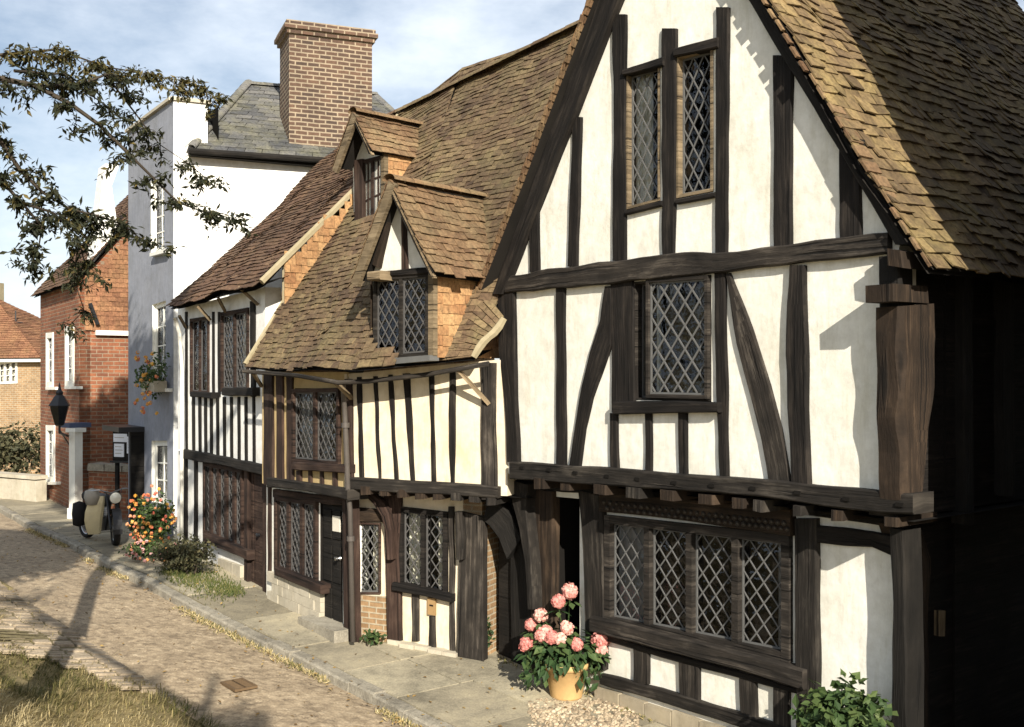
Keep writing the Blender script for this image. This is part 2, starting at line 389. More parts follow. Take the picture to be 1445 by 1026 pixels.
def clip_seg(poly, p, d):
    """clip the line p + t d against a convex polygon"""
    t0, t1 = -1e9, 1e9; n = len(poly)
    ar = sum(poly[i][0]*poly[(i+1) % n][1]-poly[(i+1) % n][0]*poly[i][1] for i in range(n)); sg = 1 if ar > 0 else -1
    for i in range(n):
        a, b = poly[i], poly[(i+1) % n]
        nx, ny = -(b[1]-a[1])*sg, (b[0]-a[0])*sg
        den = nx*d[0]+ny*d[1]; num = nx*(p[0]-a[0])+ny*(p[1]-a[1])
        if abs(den) < 1e-9:
            if num < 0: return None
            continue
        t = -num/den
        if den > 0: t0 = max(t0, t)
        else: t1 = min(t1, t)
    return (t0, t1) if t1-t0 > .01 else None

def window(pl, quad, parent, mat, off=0.0, lights=1, fw=.05, mw=.05, lat=(.16, .2), name='window', curtain=None, proud=.03, recess=.05, lead=.0048, grid=None, label=None, lace=None, came='leaddark'):
    """frame (the part) with glass, leading and curtain as its own pieces; quad = tl, tr, br, bl pixels or metres"""
    tl, tr, br, bl = [V(p) for p in q(pl, quad, off)]
    mb = MB(); gl = MB(); ld = MB(); cus = []
    w = ((tr-tl).length+(br-bl).length)/2; h = ((tl-bl).length+(tr-br).length)/2
    def pt(a, b): return tl.lerp(tr, a).lerp(bl.lerp(br, a), b)
    fa, fb = fw/w, fw/h
    def bar(a0, b0, a1, b1, o0, o1): mb.prism(pl, [tuple(pt(a0, b0)), tuple(pt(a1, b0)), tuple(pt(a1, b1)), tuple(pt(a0, b1))], o0, o1)
    bar(0, 0, fa, 1, off-.1, off+proud); bar(1-fa, 0, 1, 1, off-.1, off+proud)
    bar(fa, 0, 1-fa, fb, off-.1, off+proud-.003); bar(fa, 1-fb, 1-fa, 1, off-.1, off+proud-.003)
    ma = mw/w; span = (1-2*fa-(lights-1)*ma)/lights
    for i in range(lights):
        a0 = fa+i*(span+ma); a1 = a0+span
        if i < lights-1: bar(a1, fb, a1+ma, 1-fb, off-.1, off+proud-.006)
        ca = .018/w; cb = .018/h  # casement iron
        pane = [tuple(pt(a0+ca, fb+cb)), tuple(pt(a1-ca, fb+cb)), tuple(pt(a1-ca, 1-fb-cb)), tuple(pt(a0+ca, 1-fb-cb))]
        for (x0, y0, x1, y1) in ((a0, fb, a0+ca, 1-fb), (a1-ca, fb, a1, 1-fb), (a0+ca, fb, a1-ca, fb+cb), (a0+ca, 1-fb-cb, a1-ca, 1-fb)):
            ld.prism(pl, [tuple(pt(x0, y0)), tuple(pt(x1, y0)), tuple(pt(x1, y1)), tuple(pt(x0, y1))], off-recess-.012, off-recess+.012)
        gl.face([pl.P(*p, off-recess) for p in reversed(pane)], pane)
        if grid:
            gx, gy = grid
            for k in range(1, gx):
                x = a0+span*k/gx; e = .012/w; mb.prism(pl, [tuple(pt(x-e, fb)), tuple(pt(x+e, fb)), tuple(pt(x+e, 1-fb)), tuple(pt(x-e, 1-fb))], off-recess-.015, off-recess+.015)
            for k in range(1, gy):
                y = fb+(1-2*fb)*k/gy; e = .012/h; mb.prism(pl, [tuple(pt(a0, y-e)), tuple(pt(a1, y-e)), tuple(pt(a1, y+e)), tuple(pt(a0, y+e))], off-recess-.0135, off-recess+.0135)
        elif lat:
            lw, lh = lat; cx = sum(p[0] for p in pane)/4; cz = sum(p[1] for p in pane)/4
            # whole diamonds across the light
            nx = max(1, round(span*w/lw)); lw = span*w/nx
            for sgn in (1, -1):
                for k in range(-14, 15):
                    d = V((lw, sgn*lh)).normalized(); p0 = (cx+(k+.5*(nx % 2))*lw, cz)
                    c = clip_seg(pane, p0, d)
                    if not c: continue
                    A = V(p0)+d*c[0]; B = V(p0)+d*c[1]; pe = V((-d.y, d.x))*lead
                    j = R.uniform(-.004, .004)
                    ld.prism(pl, [tuple(A+pe), tuple(B+pe), tuple(B-pe), tuple(A-pe)], off-recess+.001, off-recess+.009+(.001 if sgn > 0 else 0))
            A = pt(a0+ca, .5); B = pt(a1-ca, .5)
        for spec, cm in ((curtain, 0), (lace, 1)):
            if not spec: continue
            for (li, x0, x1) in spec:
                if li != i: continue
                nn = 14; ro = []; cu = MB(); cus.append(cu)
                for k in range(nn+1):
                    x = a0+span*(x0+(x1-x0)*k/nn); o = off-recess-.05+.012*math.sin(k*2.1+i)
                    ro.append((pl.P(*pt(x, fb), o), pl.P(*pt(x, 1-fb), o)))
                for k in range(nn): cu.face([ro[k][0], ro[k+1][0], ro[k+1][1], ro[k][1]], m=cm)
    fr = mb.build(name, mat, parent)
    if label: fr['label'] = label
    gl.build('glass', M['glass'], fr)
    if ld.v: ld.build('leading', M[came], fr)
    for cu in cus: cu.build('curtain', [M['curtain'], M['curtainlace']], fr)
    return fr

def tiles(mb, P00, P10, P11, P01, tw=.165, gauge=.1, lift=.03, jit=1.0, sag=.03, inside=None, cut=None, thick=.011, seed=0, tail=.02):
    """plain tiles laid course by course on the patch P00-P10 (eave) to P01-P11 (ridge)"""
    rr = random.Random(seed+11)
    Lh = ((P01-P00).length+(P11-P10).length)/2; rows = int(Lh/gauge)
    nrm0 = (P10-P00).cross(P01-P00).normalized()
    if nrm0.z < 0 and abs(nrm0.z) > .02: nrm0 = -nrm0
    def S(a, b):
        p = P00.lerp(P10, a).lerp(P01.lerp(P11, a), b)
        return p + nrm0*sag*(nz(p.x*.9+seed, p.y*.9, p.z*.9)+.5*nz(p.x*2.3, p.y*2.3, p.z*2.3+seed))
    for r in range(rows):
        b0 = r/rows; b1 = min(1.0, (r+1.7)/rows)
        W = P00.lerp(P01, b0).__sub__(P10.lerp(P11, b0)).length
        n = max(1, int(W/tw)); sh = .5*(r % 2)
        row_t = rr.uniform(-.12, .12)
        for k in range(-1, n+1):
            a0 = (k+sh+.02)/n; a1 = (k+1+sh-.02)/n
            a0 = max(0, a0); a1 = min(1, a1)
            if a1-a0 < .25/n: continue
            if inside and not inside((a0+a1)/2, b0): continue
            if cut and cut(S((a0+a1)/2, b0)): continue
            j = rr.gauss(0, .004*jit); j2 = rr.gauss(0, .004*jit); jl = rr.gauss(0, .006*jit)/Lh
            l0 = S(a0, max(0, b0+jl)-(tail/Lh if r == 0 else 0))+nrm0*(lift+j); l1 = S(a1, max(0, b0+jl+rr.gauss(0, .002*jit)/Lh)-(tail/Lh if r == 0 else 0))+nrm0*(lift+j2)
            u0 = S(a0, b1)+nrm0*.004; u1 = S(a1, b1)+nrm0*.004
            t = min(1, max(0, .5+row_t+rr.gauss(0, .22)))
            if rr.random() < .012*jit:
                sl = (P01-P00).normalized()*-rr.uniform(.015, .05); l0 += sl; l1 += sl*rr.uniform(.4, 1.2)
            dn = nrm0*thick
            mb.face([l0, l1, u1, u0], [(0, 0), (tw, 0), (tw, gauge), (0, gauge)], t=t)
            mb.face([l0, l0-dn, l1-dn, l1], t=max(0, t-.25))
            mb.face([l0, u0, u0-dn, l0-dn], t=t); mb.face([l1, l1-dn, u1-dn, u1], t=t)
    # boarding below the tiles
    nn = 40 if (cut or inside) else 10
    for i in range(nn):
        for j in range(nn):
            c = [S(x/nn, y/nn)-nrm0*.012 for x, y in ((i, j), (i+1, j), (i+1, j+1), (i, j+1))]
            if inside and not inside((i+.5)/nn, (j+.5)/nn): continue
            if cut and any(cut(p) for p in c+[S((i+.5)/nn, (j+.5)/nn)]): continue
            mb.face(c, m=1)
            mb.face([p-nrm0*.05 for p in c], m=1)
    return S, nrm0

def ridge_caps(mb, A, B, r=.11, n=None, m=0, t=.7):
    ln = (B-A).length; n = n or max(2, int(ln/.3)); d = (B-A)/n; ax = d.normalized(); sd = ax.cross(UP).normalized()
    for i in range(n):
        p0 = A+d*i; p1 = A+d*(i+1)*1.0+d*.04; tt = min(1, max(0, t+R.gauss(0, .15)))
        k = 8
        for j in range(k):
            g0 = math.pi*j/k; g1 = math.pi*(j+1)/k
            f = lambda p, g, rr: p+sd*math.cos(g)*rr+UP*(math.sin(g)*rr*.7-.03)
            mb.face([f(p0, g0, r*1.03), f(p0, g1, r*1.03), f(p1, g1, r*.95), f(p1, g0, r*.95)], t=tt)

def leaf(mb, p, size, nrm, up, t, wide=.5, fold=.25):
    nrm = nrm.normalized(); d = (up-nrm*up.dot(nrm))
    d = d.normalized() if d.length > 1e-4 else nrm.orthogonal().normalized(); s = nrm.cross(d)
    tip = p+d*size; mid = p+d*size*.45; a = mid+s*size*wide*.5+nrm*size*fold*.3; b = mid-s*size*wide*.5+nrm*size*fold*.3
    mb.face([p, a, tip], t=t); mb.face([p, tip, b], t=t)
def rvec(rr):
    while True:
        v = V((rr.uniform(-1, 1), rr.uniform(-1, 1), rr.uniform(-1, 1)))
        if .05 < v.length < 1: return v.normalized()
def leaf_ball(mb, c, rad, n, size, rr, t0=.2, t1=1.0, wide=.55, shell=.55, droop=0):
    for i in range(n):
        d = rvec(rr); k = shell+(1-shell)*rr.random(); p = V(c)+V((d.x*rad[0], d.y*rad[1], d.z*rad[2]))*k
        nr = (d*.6+rvec(rr)*.8+UP*.35); leaf(mb, p, size*rr.uniform(.6, 1.25), nr, rvec(rr)+V((0, 0, -droop)), rr.uniform(t0, t1), wide)
def petal_ball(mb, c, r, n, rr, t0, t1, ps=.03):
    for i in range(n):
        d = rvec(rr); p = V(c)+d*r*rr.uniform(.82, 1.02); nr = (d+rvec(rr)*.45).normalized(); a = nr.orthogonal().normalized()
        g = rr.uniform(0, 6.3); b = nr.cross(a); e = (a*math.cos(g)+b*math.sin(g))*ps; f = nr.cross(e)
        mb.face([p+e, p+f, p-e, p-f], t=rr.uniform(t0, t1))

# ------------------------------------------------------------------ ground
d1 = (.62, -.785); n1 = (-.785, -.62)
def tn(x, y): return (.785*y-.62*x, n1[0]*x+n1[1]*y)
def xy(t, n): return (-.62*t+n1[0]*n, .785*t+n1[1]*n)
def lerp_list(x, pts):
    if x <= pts[0][0]: return pts[0][1]
    for (a, fa), (b, fb) in zip(pts, pts[1:]):
        if x <= b: return fa+(fb-fa)*(x-a)/(b-a)
    return pts[-1][1]
def gz(t): return lerp_list(t, [(4, -.2), (7, -.13), (10, 0), (16, .3), (20, .3), (24, .15), (60, .3)])
def ground_at(px, py, dz=0.0):
    rx = (px-CX)/F; k = (py-CY)/F; Y = 15.0
    for _ in range(30):
        t, n = tn(rx*Y, Y); Y = .5*Y+.5*(H-gz(t)-dz)/k
    return V((rx*Y, Y, gz(tn(rx*Y, Y)[0])+dz))
def poly_tn(pts): return sorted(tn(*ground_at(x, y).xy) for x, y in pts)
kerb_l = poly_tn([(0, 722), (60, 755), (150, 803), (300, 880), (440, 948), (545, 1003)])
verge_l = poly_tn([(20, 845), (70, 876), (125, 912), (200, 965), (285, 1018)])
kerb_l = [(2.0, -5.95)]+kerb_l+[(60, -6.9)]; verge_l = [(2.0, -4.3)]+verge_l+[(22, -4.4), (60, -4.3)]
kn = lambda t: lerp_list(t, kerb_l)
vn = lambda t: lerp_list(t, verge_l)
def bank(t, n):
    e = n-vn(t)
    return 0 if e < 0 else min(1.75, .05+.16*min(e, 1.3)+.62*max(0, e-1.3)+.04*nz(t*1.5, n*1.5)*min(1, e))
def make_ground():
    mb = MB(); ts = [-80, -40, -15, -5]+[i*.5 for i in range(0, 61)]+[34, 40, 60, 120, 260]; ns = [-200, -80, -40, -20, -12, -9, -7]+[-6.5+.25*i for i in range(0, 34)]+[4, 8, 20, 60, 150]
    def P(t, n):
        x, y = xy(t, n); z = gz(t)-.06+(bank(t, n)+.06 if n > vn(t)+.01 else 0)
        return V((x, y, z))
    for a, b in zip(ts, ts[1:]):
        for c, d in zip(ns, ns[1:]): mb.face([P(a, c), P(b, c), P(b, d), P(a, d)])
    tag(mb.build('ground', M['soil'], smooth=False), 'bare soil and rough ground around the lane', None, None, 'structure')
make_ground()

def make_road():
    rr = random.Random(3); mb = MB()
    cs = .062; pts = {}
    def site(i, j):
        if (i, j) not in pts: pts[(i, j)] = ((i+.5+rr.uniform(-.36, .36))*cs, (j+.5+rr.uniform(-.36, .36))*cs*.8, rr.random(), rr.uniform(.7, 1.15))
        return pts[(i, j)]
    def cob(t, n):
        i0 = int(math.floor(t/cs)); j0 = int(math.floor(n/(cs*.8))); ds = []
        for i in (-1, 0, 1):
            for j in (-1, 0, 1):
                s = site(i0+i, j0+j); ds.append((math.hypot(t-s[0], n-s[1]), s))
        ds.sort(key=lambda q_: q_[0]); e = min(1, (ds[1][0]-ds[0][0])/.035)
        return math.sqrt(max(0, 1-(1-e)**2))*.013*ds[0][1][3], ds[0][1][2]*.8*min(1, .25+e)+.1
    t = 5.0; rows = []
    while t < 34:
        st = .03 if t < 16 else .05
        nb = 64 if t < 16 else 40
        k0, v0 = kn(t), vn(t)-0.0
        rows.append((t, k0, v0)); t += (.026 if t < 14 else .05)
    NN = 84
    base = []
    vid = []
    for (t, k0, v0) in rows:
        r = []
        for j in range(NN+1):
            n = k0+(v0-k0)*j/NN; h, tt = cob(t, n); f = j/NN
            x, y = xy(t, n)
            z = gz(t)+h+.035*math.sin(f*math.pi)*1.0-.03+.02*nz(t*.8, n*.8)
            r.append(len(mb.v)); mb.v.append((x, y, z)); base.append(tt)
        vid.append(r)
    for a, b in zip(vid, vid[1:]):
        for j in range(NN):
            mb.f.append((a[j], a[j+1], b[j+1], b[j])); mb.uv.append([(0, 0)]*4); mb.m.append(0); mb.t.append((base[a[j]]+base[b[j+1]])/2)
    tag(mb.build('road', M['cobble'], smooth=True), 'worn lane of tan cobbles running past the houses', None, None, 'structure')
make_road()

def make_pavement():
    rr = random.Random(5); mb = MB(); kb = MB()
    def slab(t0, t1, n0f, n1f, h, m):
        tilt = rr.uniform(-.004, .004); tt = rr.random(); K = max(2, int((t1-t0)/.35))
        g = .013
        top = []
        for i in range(K+1):
            t = t0+g+(t1-t0-2*g)*i/K; a = kn(t)-n0f; b = kn(t)-n1f
            hh = gz(t)+h+tilt+.006*nz(t*2, a*2)
            xa, ya = xy(t, a-g); xb, yb = xy(t, b+g); top.append((V((xa, ya, hh)), V((xb, yb, hh+rr.uniform(-.003, .003)))))
        for i in range(K):
            a, b = top[i], top[i+1]
            mb.face([a[0], a[1], b[1], b[0]], m=m, t=tt)
            for s in (0, 1):
                mb.face([a[s], b[s], b[s]-UP*.1, a[s]-UP*.1], m=m, t=tt)
        for e in (top[0], top[-1]): mb.face([e[0], e[1], e[1]-UP*.1, e[0]-UP*.1], m=m, t=tt)
    t = 3.0
    while t < 34:
        ln = rr.uniform(.75, 1.35); cuts = [.17, .17+rr.uniform(.75, 1.0), .17+rr.uniform(1.5, 1.8), 2.75]
        if t > 11.5: cuts = [.17, .17+rr.uniform(1.0, 1.3), 2.6]; ln = rr.uniform(1.3, 2.2)
        for a, b in zip(cuts, cuts[1:]): slab(t, t+ln, a, b, .085+rr.uniform(-.006, .006), 0)
        t += ln
    t = 3.0
    while t < 34:
        ln = rr.uniform(.45, 1.0); K = 4; pr = []
        o = rr.uniform(-.015, .015); hh = .092+rr.uniform(-.012, .012)
        for i in range(K+1):
            tt = t+.006+(ln-.012)*i/K; k = kn(tt)+o+.008*nz(tt*5, 3); z = gz(tt)+hh+.006*nz(tt*6, 9)
            row = []
            for dn, dz in ((.012, -.2), (0, -.02), (-.02, 0), (-.15, .002), (-.162, -.02), (-.162, -.2)):
                x, y = xy(tt, k+dn); row.append(V((x, y, z+dz)))
            pr.append(row)
        for a, b in zip(pr, pr[1:]):
            for i in range(5): kb.face([a[i], a[i+1], b[i+1], b[i]])
        kb.face(pr[0]); kb.face(pr[-1]); t += ln
    # bed under the flags
    for i in range(60):
        t0 = 3+i*.52; t1 = t0+.52
        P = lambda t, n: V((*xy(t, n), gz(t)+.068))
        mb.face([P(t0, kn(t0)-.1), P(t0, -9.0), P(t1, -9.0), P(t1, kn(t1)-.1)], m=1)
    tag(mb.build('pavement', [M['flag'], M['joint']]), 'worn grey stone flags along the house fronts', None, None, 'structure')
    tag(kb.build('kerb', M['kerb']), 'uneven kerb stones edging the cobbled lane', None, None, 'structure')
make_pavement()
PAVE = .085

# ------------------------------------------------------------------ house planes
F1 = Plane((.144, 12.0), d1)                      # gable house, jettied upper floor
F1L = F1.shifted(-.35)
CB = (-1.81, 12.94)
A2 = Plane(CB, (.593, -.805)); A2L = A2.shifted(-.17)
B2 = Plane(CB, (.9, -.437)); B2L = B2.shifted(-.35)
F3 = Plane((-3.41, 15.6), (.57, -.82)); F3U = F3.shifted(.08)
G4 = Plane((-5.95, 19.6), (.55, -.835)); S4 = Plane((-5.95, 19.6), (.9, .43))
F5 = Plane((-9.65, 24.6), (.543, -.84)); S5 = Plane((-9.65, 24.6), (.84, .543))

# ================================================================== 1 gable house
def gable_house():
    h = thing('timbered_house', 'white plastered house with dark timber framing and a tall gable, beside the pink hydrangea', 'house', F1.P(2, gz(8)))
    W, OK, OG = M['white'], M['oak'], M['oakgrey']
    # verge lines in wall metres -> apex
    OV = .14
    a0, a1 = V(F1.uv(668, 425, OV)), V(F1.uv(797, 90, OV)); b0, b1 = V(F1.uv(1312, 370, OV)), V(F1.uv(1136.5, 88, OV))
    da, db = a1-a0, b1-b0
    s = ((b0.x-a0.x)*db.y-(b0.y-a0.y)*db.x)/(da.x*db.y-da.y*db.x); apex = a0+da*s
    uL = F1.uv(712, 500)[0]; uR = F1.uv(1268, 500)[0]
    zb = F1.uv(900, 690)[1]
    # plaster outline
    def on(line0, line1, z):
        f = (z-line0.y)/(line1.y-line0.y); return line0.lerp(line1, f)
    low = F1.uv(715, 672)[1]
    outer = [(uL, F1.uv(715, 668)[1]), (uR, F1.uv(1268, 715)[1]), (uR, F1.uv(1268, 352)[1]), (b0.x-.32, F1.uv(1250, 345)[1]), (apex.x, apex.y-.35), (uL+.04, F1.uv(712, 408)[1])]
    holes = [q(F1, [(884, 103), (932, 89), (932, 284), (884, 297)]), q(F1, [(955, 78), (1007, 64), (1007, 271), (955, 281)]),
             q(F1, [(895, 398), (1004, 388), (1004, 568), (895, 564)])]
    wall('wall', F1, outer, holes, h, W, uvs=True)
    # gable studs
    S = lambda *a, **k: stud(F1, *a, h, OK, o1=.03, **k)
    S(745, 759, 276, 746, 760, 384); S(806, 820, 165, 800, 814, 376); S(863, 882, 20, 864, 882, 368)
    S(932, 954, 40, 933, 951, 360); S(1009, 1028, 10, 1008, 1025, 360); S(1090, 1117, 78, 1090, 1116, 352); S(1183, 1213, 196, 1184, 1214, 340)
    # studs above the frame edge of the picture
    # rails under the gable windows
    beam(F1, [(882, 297, 303), (933, 283, 290)], h, OK, 'window_rail', o1=.05, wob=.004)
    beam(F1, [(953, 281, 288), (1008, 271, 278)], h, OK, 'window_rail', o1=.05, wob=.004)
    # tie beam
    beam(F1, [(712, 390, 414), (745, 385, 411), (772, 380, 407), (800, 376, 406), (830, 373, 403), (872, 367, 397), (935, 357, 392), (1005, 357, 383), (1090, 347, 375), (1170, 337, 366), (1252, 328, 356)], h, OG, 'tie_beam', o1=.075, wob=.018)
    # main floor frame
    timber('corner_post', F1, [(702, 411, 724, 411), (703, 494, 726, 494), (710, 560, 727, 560), (715, 652, 731, 652)], h, OK, o1=.05)
    S(783, 796, 402, 784, 798, 662)
    timber('brace', F1, [(852, 404, 862, 404), (846, 450, 861, 488), (832, 495, 848, 527), (820, 545, 835, 562), (810, 600, 825, 605), (802, 659, 818, 659)], h, OK, o1=.034, wob=.006)
    S(860, 893, 395, 862, 895, 582, name='post')
    S(859, 870, 583, 860, 872, 664); S(1006, 1022, 381, 1014, 1027, 676)
    S(908, 918, 583, 909, 919, 667); S(956, 968, 583, 957, 969, 672)
    timber('brace', F1, [(1023, 385, 1029, 385), (1038, 484, 1060, 465), (1058, 558, 1085, 543), (1073, 621, 1101, 605), (1083, 680, 1113, 680)], h, OG, o1=.036, wob=.008)
    timber('post', F1, [(1113, 374, 1135, 374), (1109, 430, 1136, 430), (1108, 500, 1137, 500), (1112, 600, 1139, 600), (1115, 686, 1141, 686)], h, OK, o1=.05)
    # the projecting window frame, sill
    beam(F1, [(864, 567, 585), (940, 565, 583), (1012, 568, 582)], h, OK, 'window_sill', o1=.10, wob=.006)
    window(F1, [(895, 398), (1004, 388), (1004, 566), (895, 564)], h, M['oakgrey'], lights=1, fw=.02, name='window', lat=None, recess=.1, curtain=[(0, 0.0, .2)], proud=.01)
    window(F1, [(913, 394), (1000, 388), (1000, 563), (913, 561)], h, M['oakgrey'], off=.035, lights=1, fw=.035, name='casement', came='lead', lat=(.18, .22), lead=.008, proud=.02, recess=.02)
    window(F1, [(884, 104), (932, 90), (932, 283), (884, 296)], h, M['oakpale'], lights=1, fw=.025, came='lead', lat=(.15, .21), lead=.006, curtain=[(0, .0, .55)], recess=.06, proud=.012)
    window(F1, [(955, 79), (1007, 65), (1007, 270), (955, 280)], h, M['oakpale'], lights=1, fw=.03, came='lead', lat=(.15, .21), lead=.006, lace=[(0, .75, 1.0)], recess=.06, proud=.012)
    beam(F1, [(878, 98, 106), (935, 80, 92)], h, OK, 'window_head', o1=.06, wob=.004)
    beam(F1, [(950, 68, 80), (1012, 52, 66)], h, OK, 'window_head', o1=.06, wob=.004)
    # jetty bressummer with peg holes
    beam(F1, [(719, 651, 675), (800, 657, 682), (900, 664, 690), (1000, 672, 694), (1080, 678, 703), (1143, 684, 711), (1240, 693, 724), (1288, 697, 728)], h, OG, 'bressummer', o1=.10, o0=-.2, wob=.010)
    for x, y in ((737, 660), (775, 663), (812, 667), (857, 672), (900, 676), (952, 681), (1005, 685), (1063, 689), (1126, 695), (1195, 704), (1270, 712)):
        mb = MB(); u, z = F1.uv(x, y, .1); e = .022
        mb.prism(F1, [(u-e*1.6, z-e*.6), (u+e*1.3, z-e*.8), (u+e*1.5, z+e*.6), (u-e*1.3, z+e*.7)], .09, .113); mb.build('peg_hole', M['interior'], h)
    # joist ends
    for x, y, w in ((760, 683, 15), (797, 686, 15), (845, 692, 18), (892, 696, 20), (940, 700, 20), (995, 706, 22), (1040, 711, 18), (1068, 714, 14), (1124, 722, 14), (1180, 728, 18), (1256, 738, 20)):
        timber('joist_end', F1, [(x-w/2, y-9, x+w/2, y-7), (x-w/2, y+4+R.uniform(0, 4), x+w/2, y+6+R.uniform(0, 4))], h, M['oakbrown'] if R.random() < .6 else OG, o0=-.5, o1=.075+R.uniform(0, .05), wob=.008)
    # soffit under the jetty
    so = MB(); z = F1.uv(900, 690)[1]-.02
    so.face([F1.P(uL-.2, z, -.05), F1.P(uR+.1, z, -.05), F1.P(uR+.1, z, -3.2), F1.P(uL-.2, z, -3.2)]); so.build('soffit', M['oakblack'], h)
    # rafters / barge timbers under the verge
    def ln(p0, p1, y): return p0[0]+(p1[0]-p0[0])*(y-p0[1])/(p1[1]-p0[1])
    li = ((718, 388), (837, 88)); lo = ((699, 400), (810, 92)); ri = ((1117, 103), (1250, 324)); ro = ((1136, 100), (1285, 345))
    timber('barge_board', F1, [(ln(*lo, y), y, ln(*li, y), y) for y in (415, 300, 200, 90, -60, -170)], h, OK, o0=-.02, o1=.09, wob=.008)
    timber('barge_board', F1, [(ln(*ri, y), y, ln(*ro, y), y) for y in (-150, -40, 60, 150, 250, 345)], h, M['oakblack'], o0=-.02, o1=.09, wob=.008)
    # roof slopes
    rf = MB(); D = 6.5; zb = F1.uv(900, 690)[1]
    bE = b0+(b0-b1)*.03; aE = a0+(a0-a1)*.0
    PR = lambda uvp, off: F1.P(uvp.x, uvp.y, off)
    tiles(rf, PR(bE, OV), PR(bE, -D), PR(apex, -D), PR(apex, OV), tw=.18, gauge=.125, lift=.03, seed=3, sag=.06, jit=2.2, thick=.014)
    tiles(rf, PR(aE, -D), PR(aE, OV), PR(apex, OV), PR(apex, -D), tw=.18, gauge=.11, lift=.03, seed=4, sag=.02)
    ridge_caps(rf, PR(apex, OV), PR(apex, -D), .12)
    roof = rf.build('roof', [M['tile_gold'], M['oakblack']], h)
    # verge tile ends stacked down the left edge
    vt = MB(); n = 62; dirv = (apex-aE).normalized(); per = V((dirv.y, -dirv.x))
    for i in range(n):
        p = aE+(apex-aE)*((i+.3)/n); w = .085+R.uniform(-.012, .012)
        for k, (o_, th) in enumerate(((0, .018), (.026, .016))):
            c = p+per*(.012+o_)
            pts = [c, c+per*th, c+per*th+dirv*w*.95-per*.012, c+dirv*w*.95-per*.012]
            vt.prism(F1, [tuple(x) for x in pts], OV-.25, OV+.03+R.uniform(-.012, .015)-.02*k, t=min(1, max(0, R.gauss(.35, .25))))
    p0, p1 = aE, apex
    vt.prism(F1, [tuple(p0-per*.02), tuple(p0+per*.008), tuple(p1+per*.008), tuple(p1-per*.02)], OV-.2, OV+.012, m=1)
    n = 34; dirv = (apex-bE).normalized(); per = V((-dirv.y, dirv.x))
    for i in range(n):
        p = bE+(apex-bE)*((i+.2)/n); w = .12+R.uniform(-.02, .02); th = .02
        c = p+per*R.uniform(.0, .012)
        vt.prism(F1, [tuple(c), tuple(c+per*th), tuple(c+per*th+dirv*w), tuple(c+dirv*w)], OV-.15, OV+.03+R.uniform(-.02, .02), t=R.random(), m=2)
    vt.build('verge_tiles', [M['tile_dorm'], M['tile_hung'], M['tile_dorm']], roof)
    # ---------------- ground floor
    zt = zb+.05; z0 = -.35
    UL = lambda x, y: F1L.uv(x, y)
    uA = UL(722, 800)[0]; uB = UL(1262, 800)[0]
    win = [(858, 726), (1119, 754), (1119, 934), (858, 880)]
    door = [(776, 700), (818, 704), (818, 930), (776, 930)]
    wall('wall', F1L, [(uA, z0), (uB, z0), (uB, zt), (uA, zt)], [q(F1L, door), q(F1L, win)], h, W, uvs=True, pocket=.7)
    SL = lambda *a, **k: stud(F1L, *a, h, k.pop('mat', OK), o1=k.pop('o1', .04), **k)
    timber('post', F1L, [(749, 690, 779, 694), (750, 780, 779, 790), (748, 945, 778, 950)], h, M['oakbrown'], o1=.06)
    timber('bracket', F1L, [(716, 676, 744, 684), (722, 705, 742, 715), (732, 745, 745, 750), (740, 790, 750, 795), (744, 860, 752, 860)], h, OG, o0=.0, o1=.2, wob=.006)
    timber('post', F1L, [(815, 692, 849, 700), (820, 760, 850, 768), (824, 840, 852, 845), (826, 940, 852, 946)], h, M['oakgrey'], o1=.07)
    beam(F1L, [(845, 696, 722), (900, 698, 727), (960, 703, 734), (1020, 709, 743), (1115, 719, 757)], h, M['oakbrown'], 'lintel', o1=.09, wob=.004)
    timber('jetty_shade_beam', F1L, [(722, 668, 722, 690), (900, 676, 900, 702), (1100, 690, 1100, 722), (1258, 704, 1258, 744)], h, M['oakblack'], o1=.05)  # dark beam added to stand for the shadow under the jetty
    timber('post', F1L, [(720, 690, 752, 690), (721, 950, 751, 950)], h, M['oakblack'], o1=.03)  # dark strip added over the plaster to stand for passage shade
    # carved vine frieze on the lintel
    cv = MB()
    for i in range(60):
        f = i/59; x = 852+f*258; y = 712+f*30+(5 if i % 2 else -3)
        c = F1L.at(x, y, .1); r = .022+R.uniform(0, .008)
        cv.lathe(c, [(.001, .012), (r*.6, .008), (r, -.004), (r*.8, -.02)], 7, ax=(-.785, -.62, 0))
    cv.build('carved_frieze', OG, h, smooth=True)
    window(F1L, win, h, M['oakgrey'], off=.0, came='lead', lights=4, fw=.085, mw=.075, lat=(.145, .19), lead=.006, proud=.06, recess=.02, lace=[(0, .0, .75), (3, .75, 1.0)], name='window')
    beam(F1L, [(832, 870, 892), (930, 895, 917), (1060, 926, 951), (1132, 946, 974)], h, M['oakgrey'], 'window_sill', o1=.14, wob=.005)
    beam(F1L, [(850, 893, 903), (930, 918, 928), (1060, 952, 962), (1132, 974, 982)], h, OK, 'rail', o1=.05, wob=.006)
    SL(1120, 1150, 732, 1122, 1154, 1080, name='post', mat=M['oakgrey'], o1=.07)
    timber('brace', F1L, [(1146, 741, 1146, 766), (1190, 744, 1190, 770), (1230, 750, 1230, 772), (1258, 755, 1258, 785)], h, OK, o1=.05)
    for a in ((892, 913, 905, 966), (957, 985, 930, 990), (1041, 1066, 945, 1020), (1090, 1112, 960, 1080)):
        SL(a[0], a[1], a[2], a[0]+1, a[1]+1, a[3], mat=OG)
    beam(F1L, [(846, 951, 966), (930, 972, 990), (1060, 1012, 1032), (1130, 1033, 1056)], h, OG, 'sole_plate', o1=.06)
    uP0 = UL(846, 960)[0]; pb = MB()
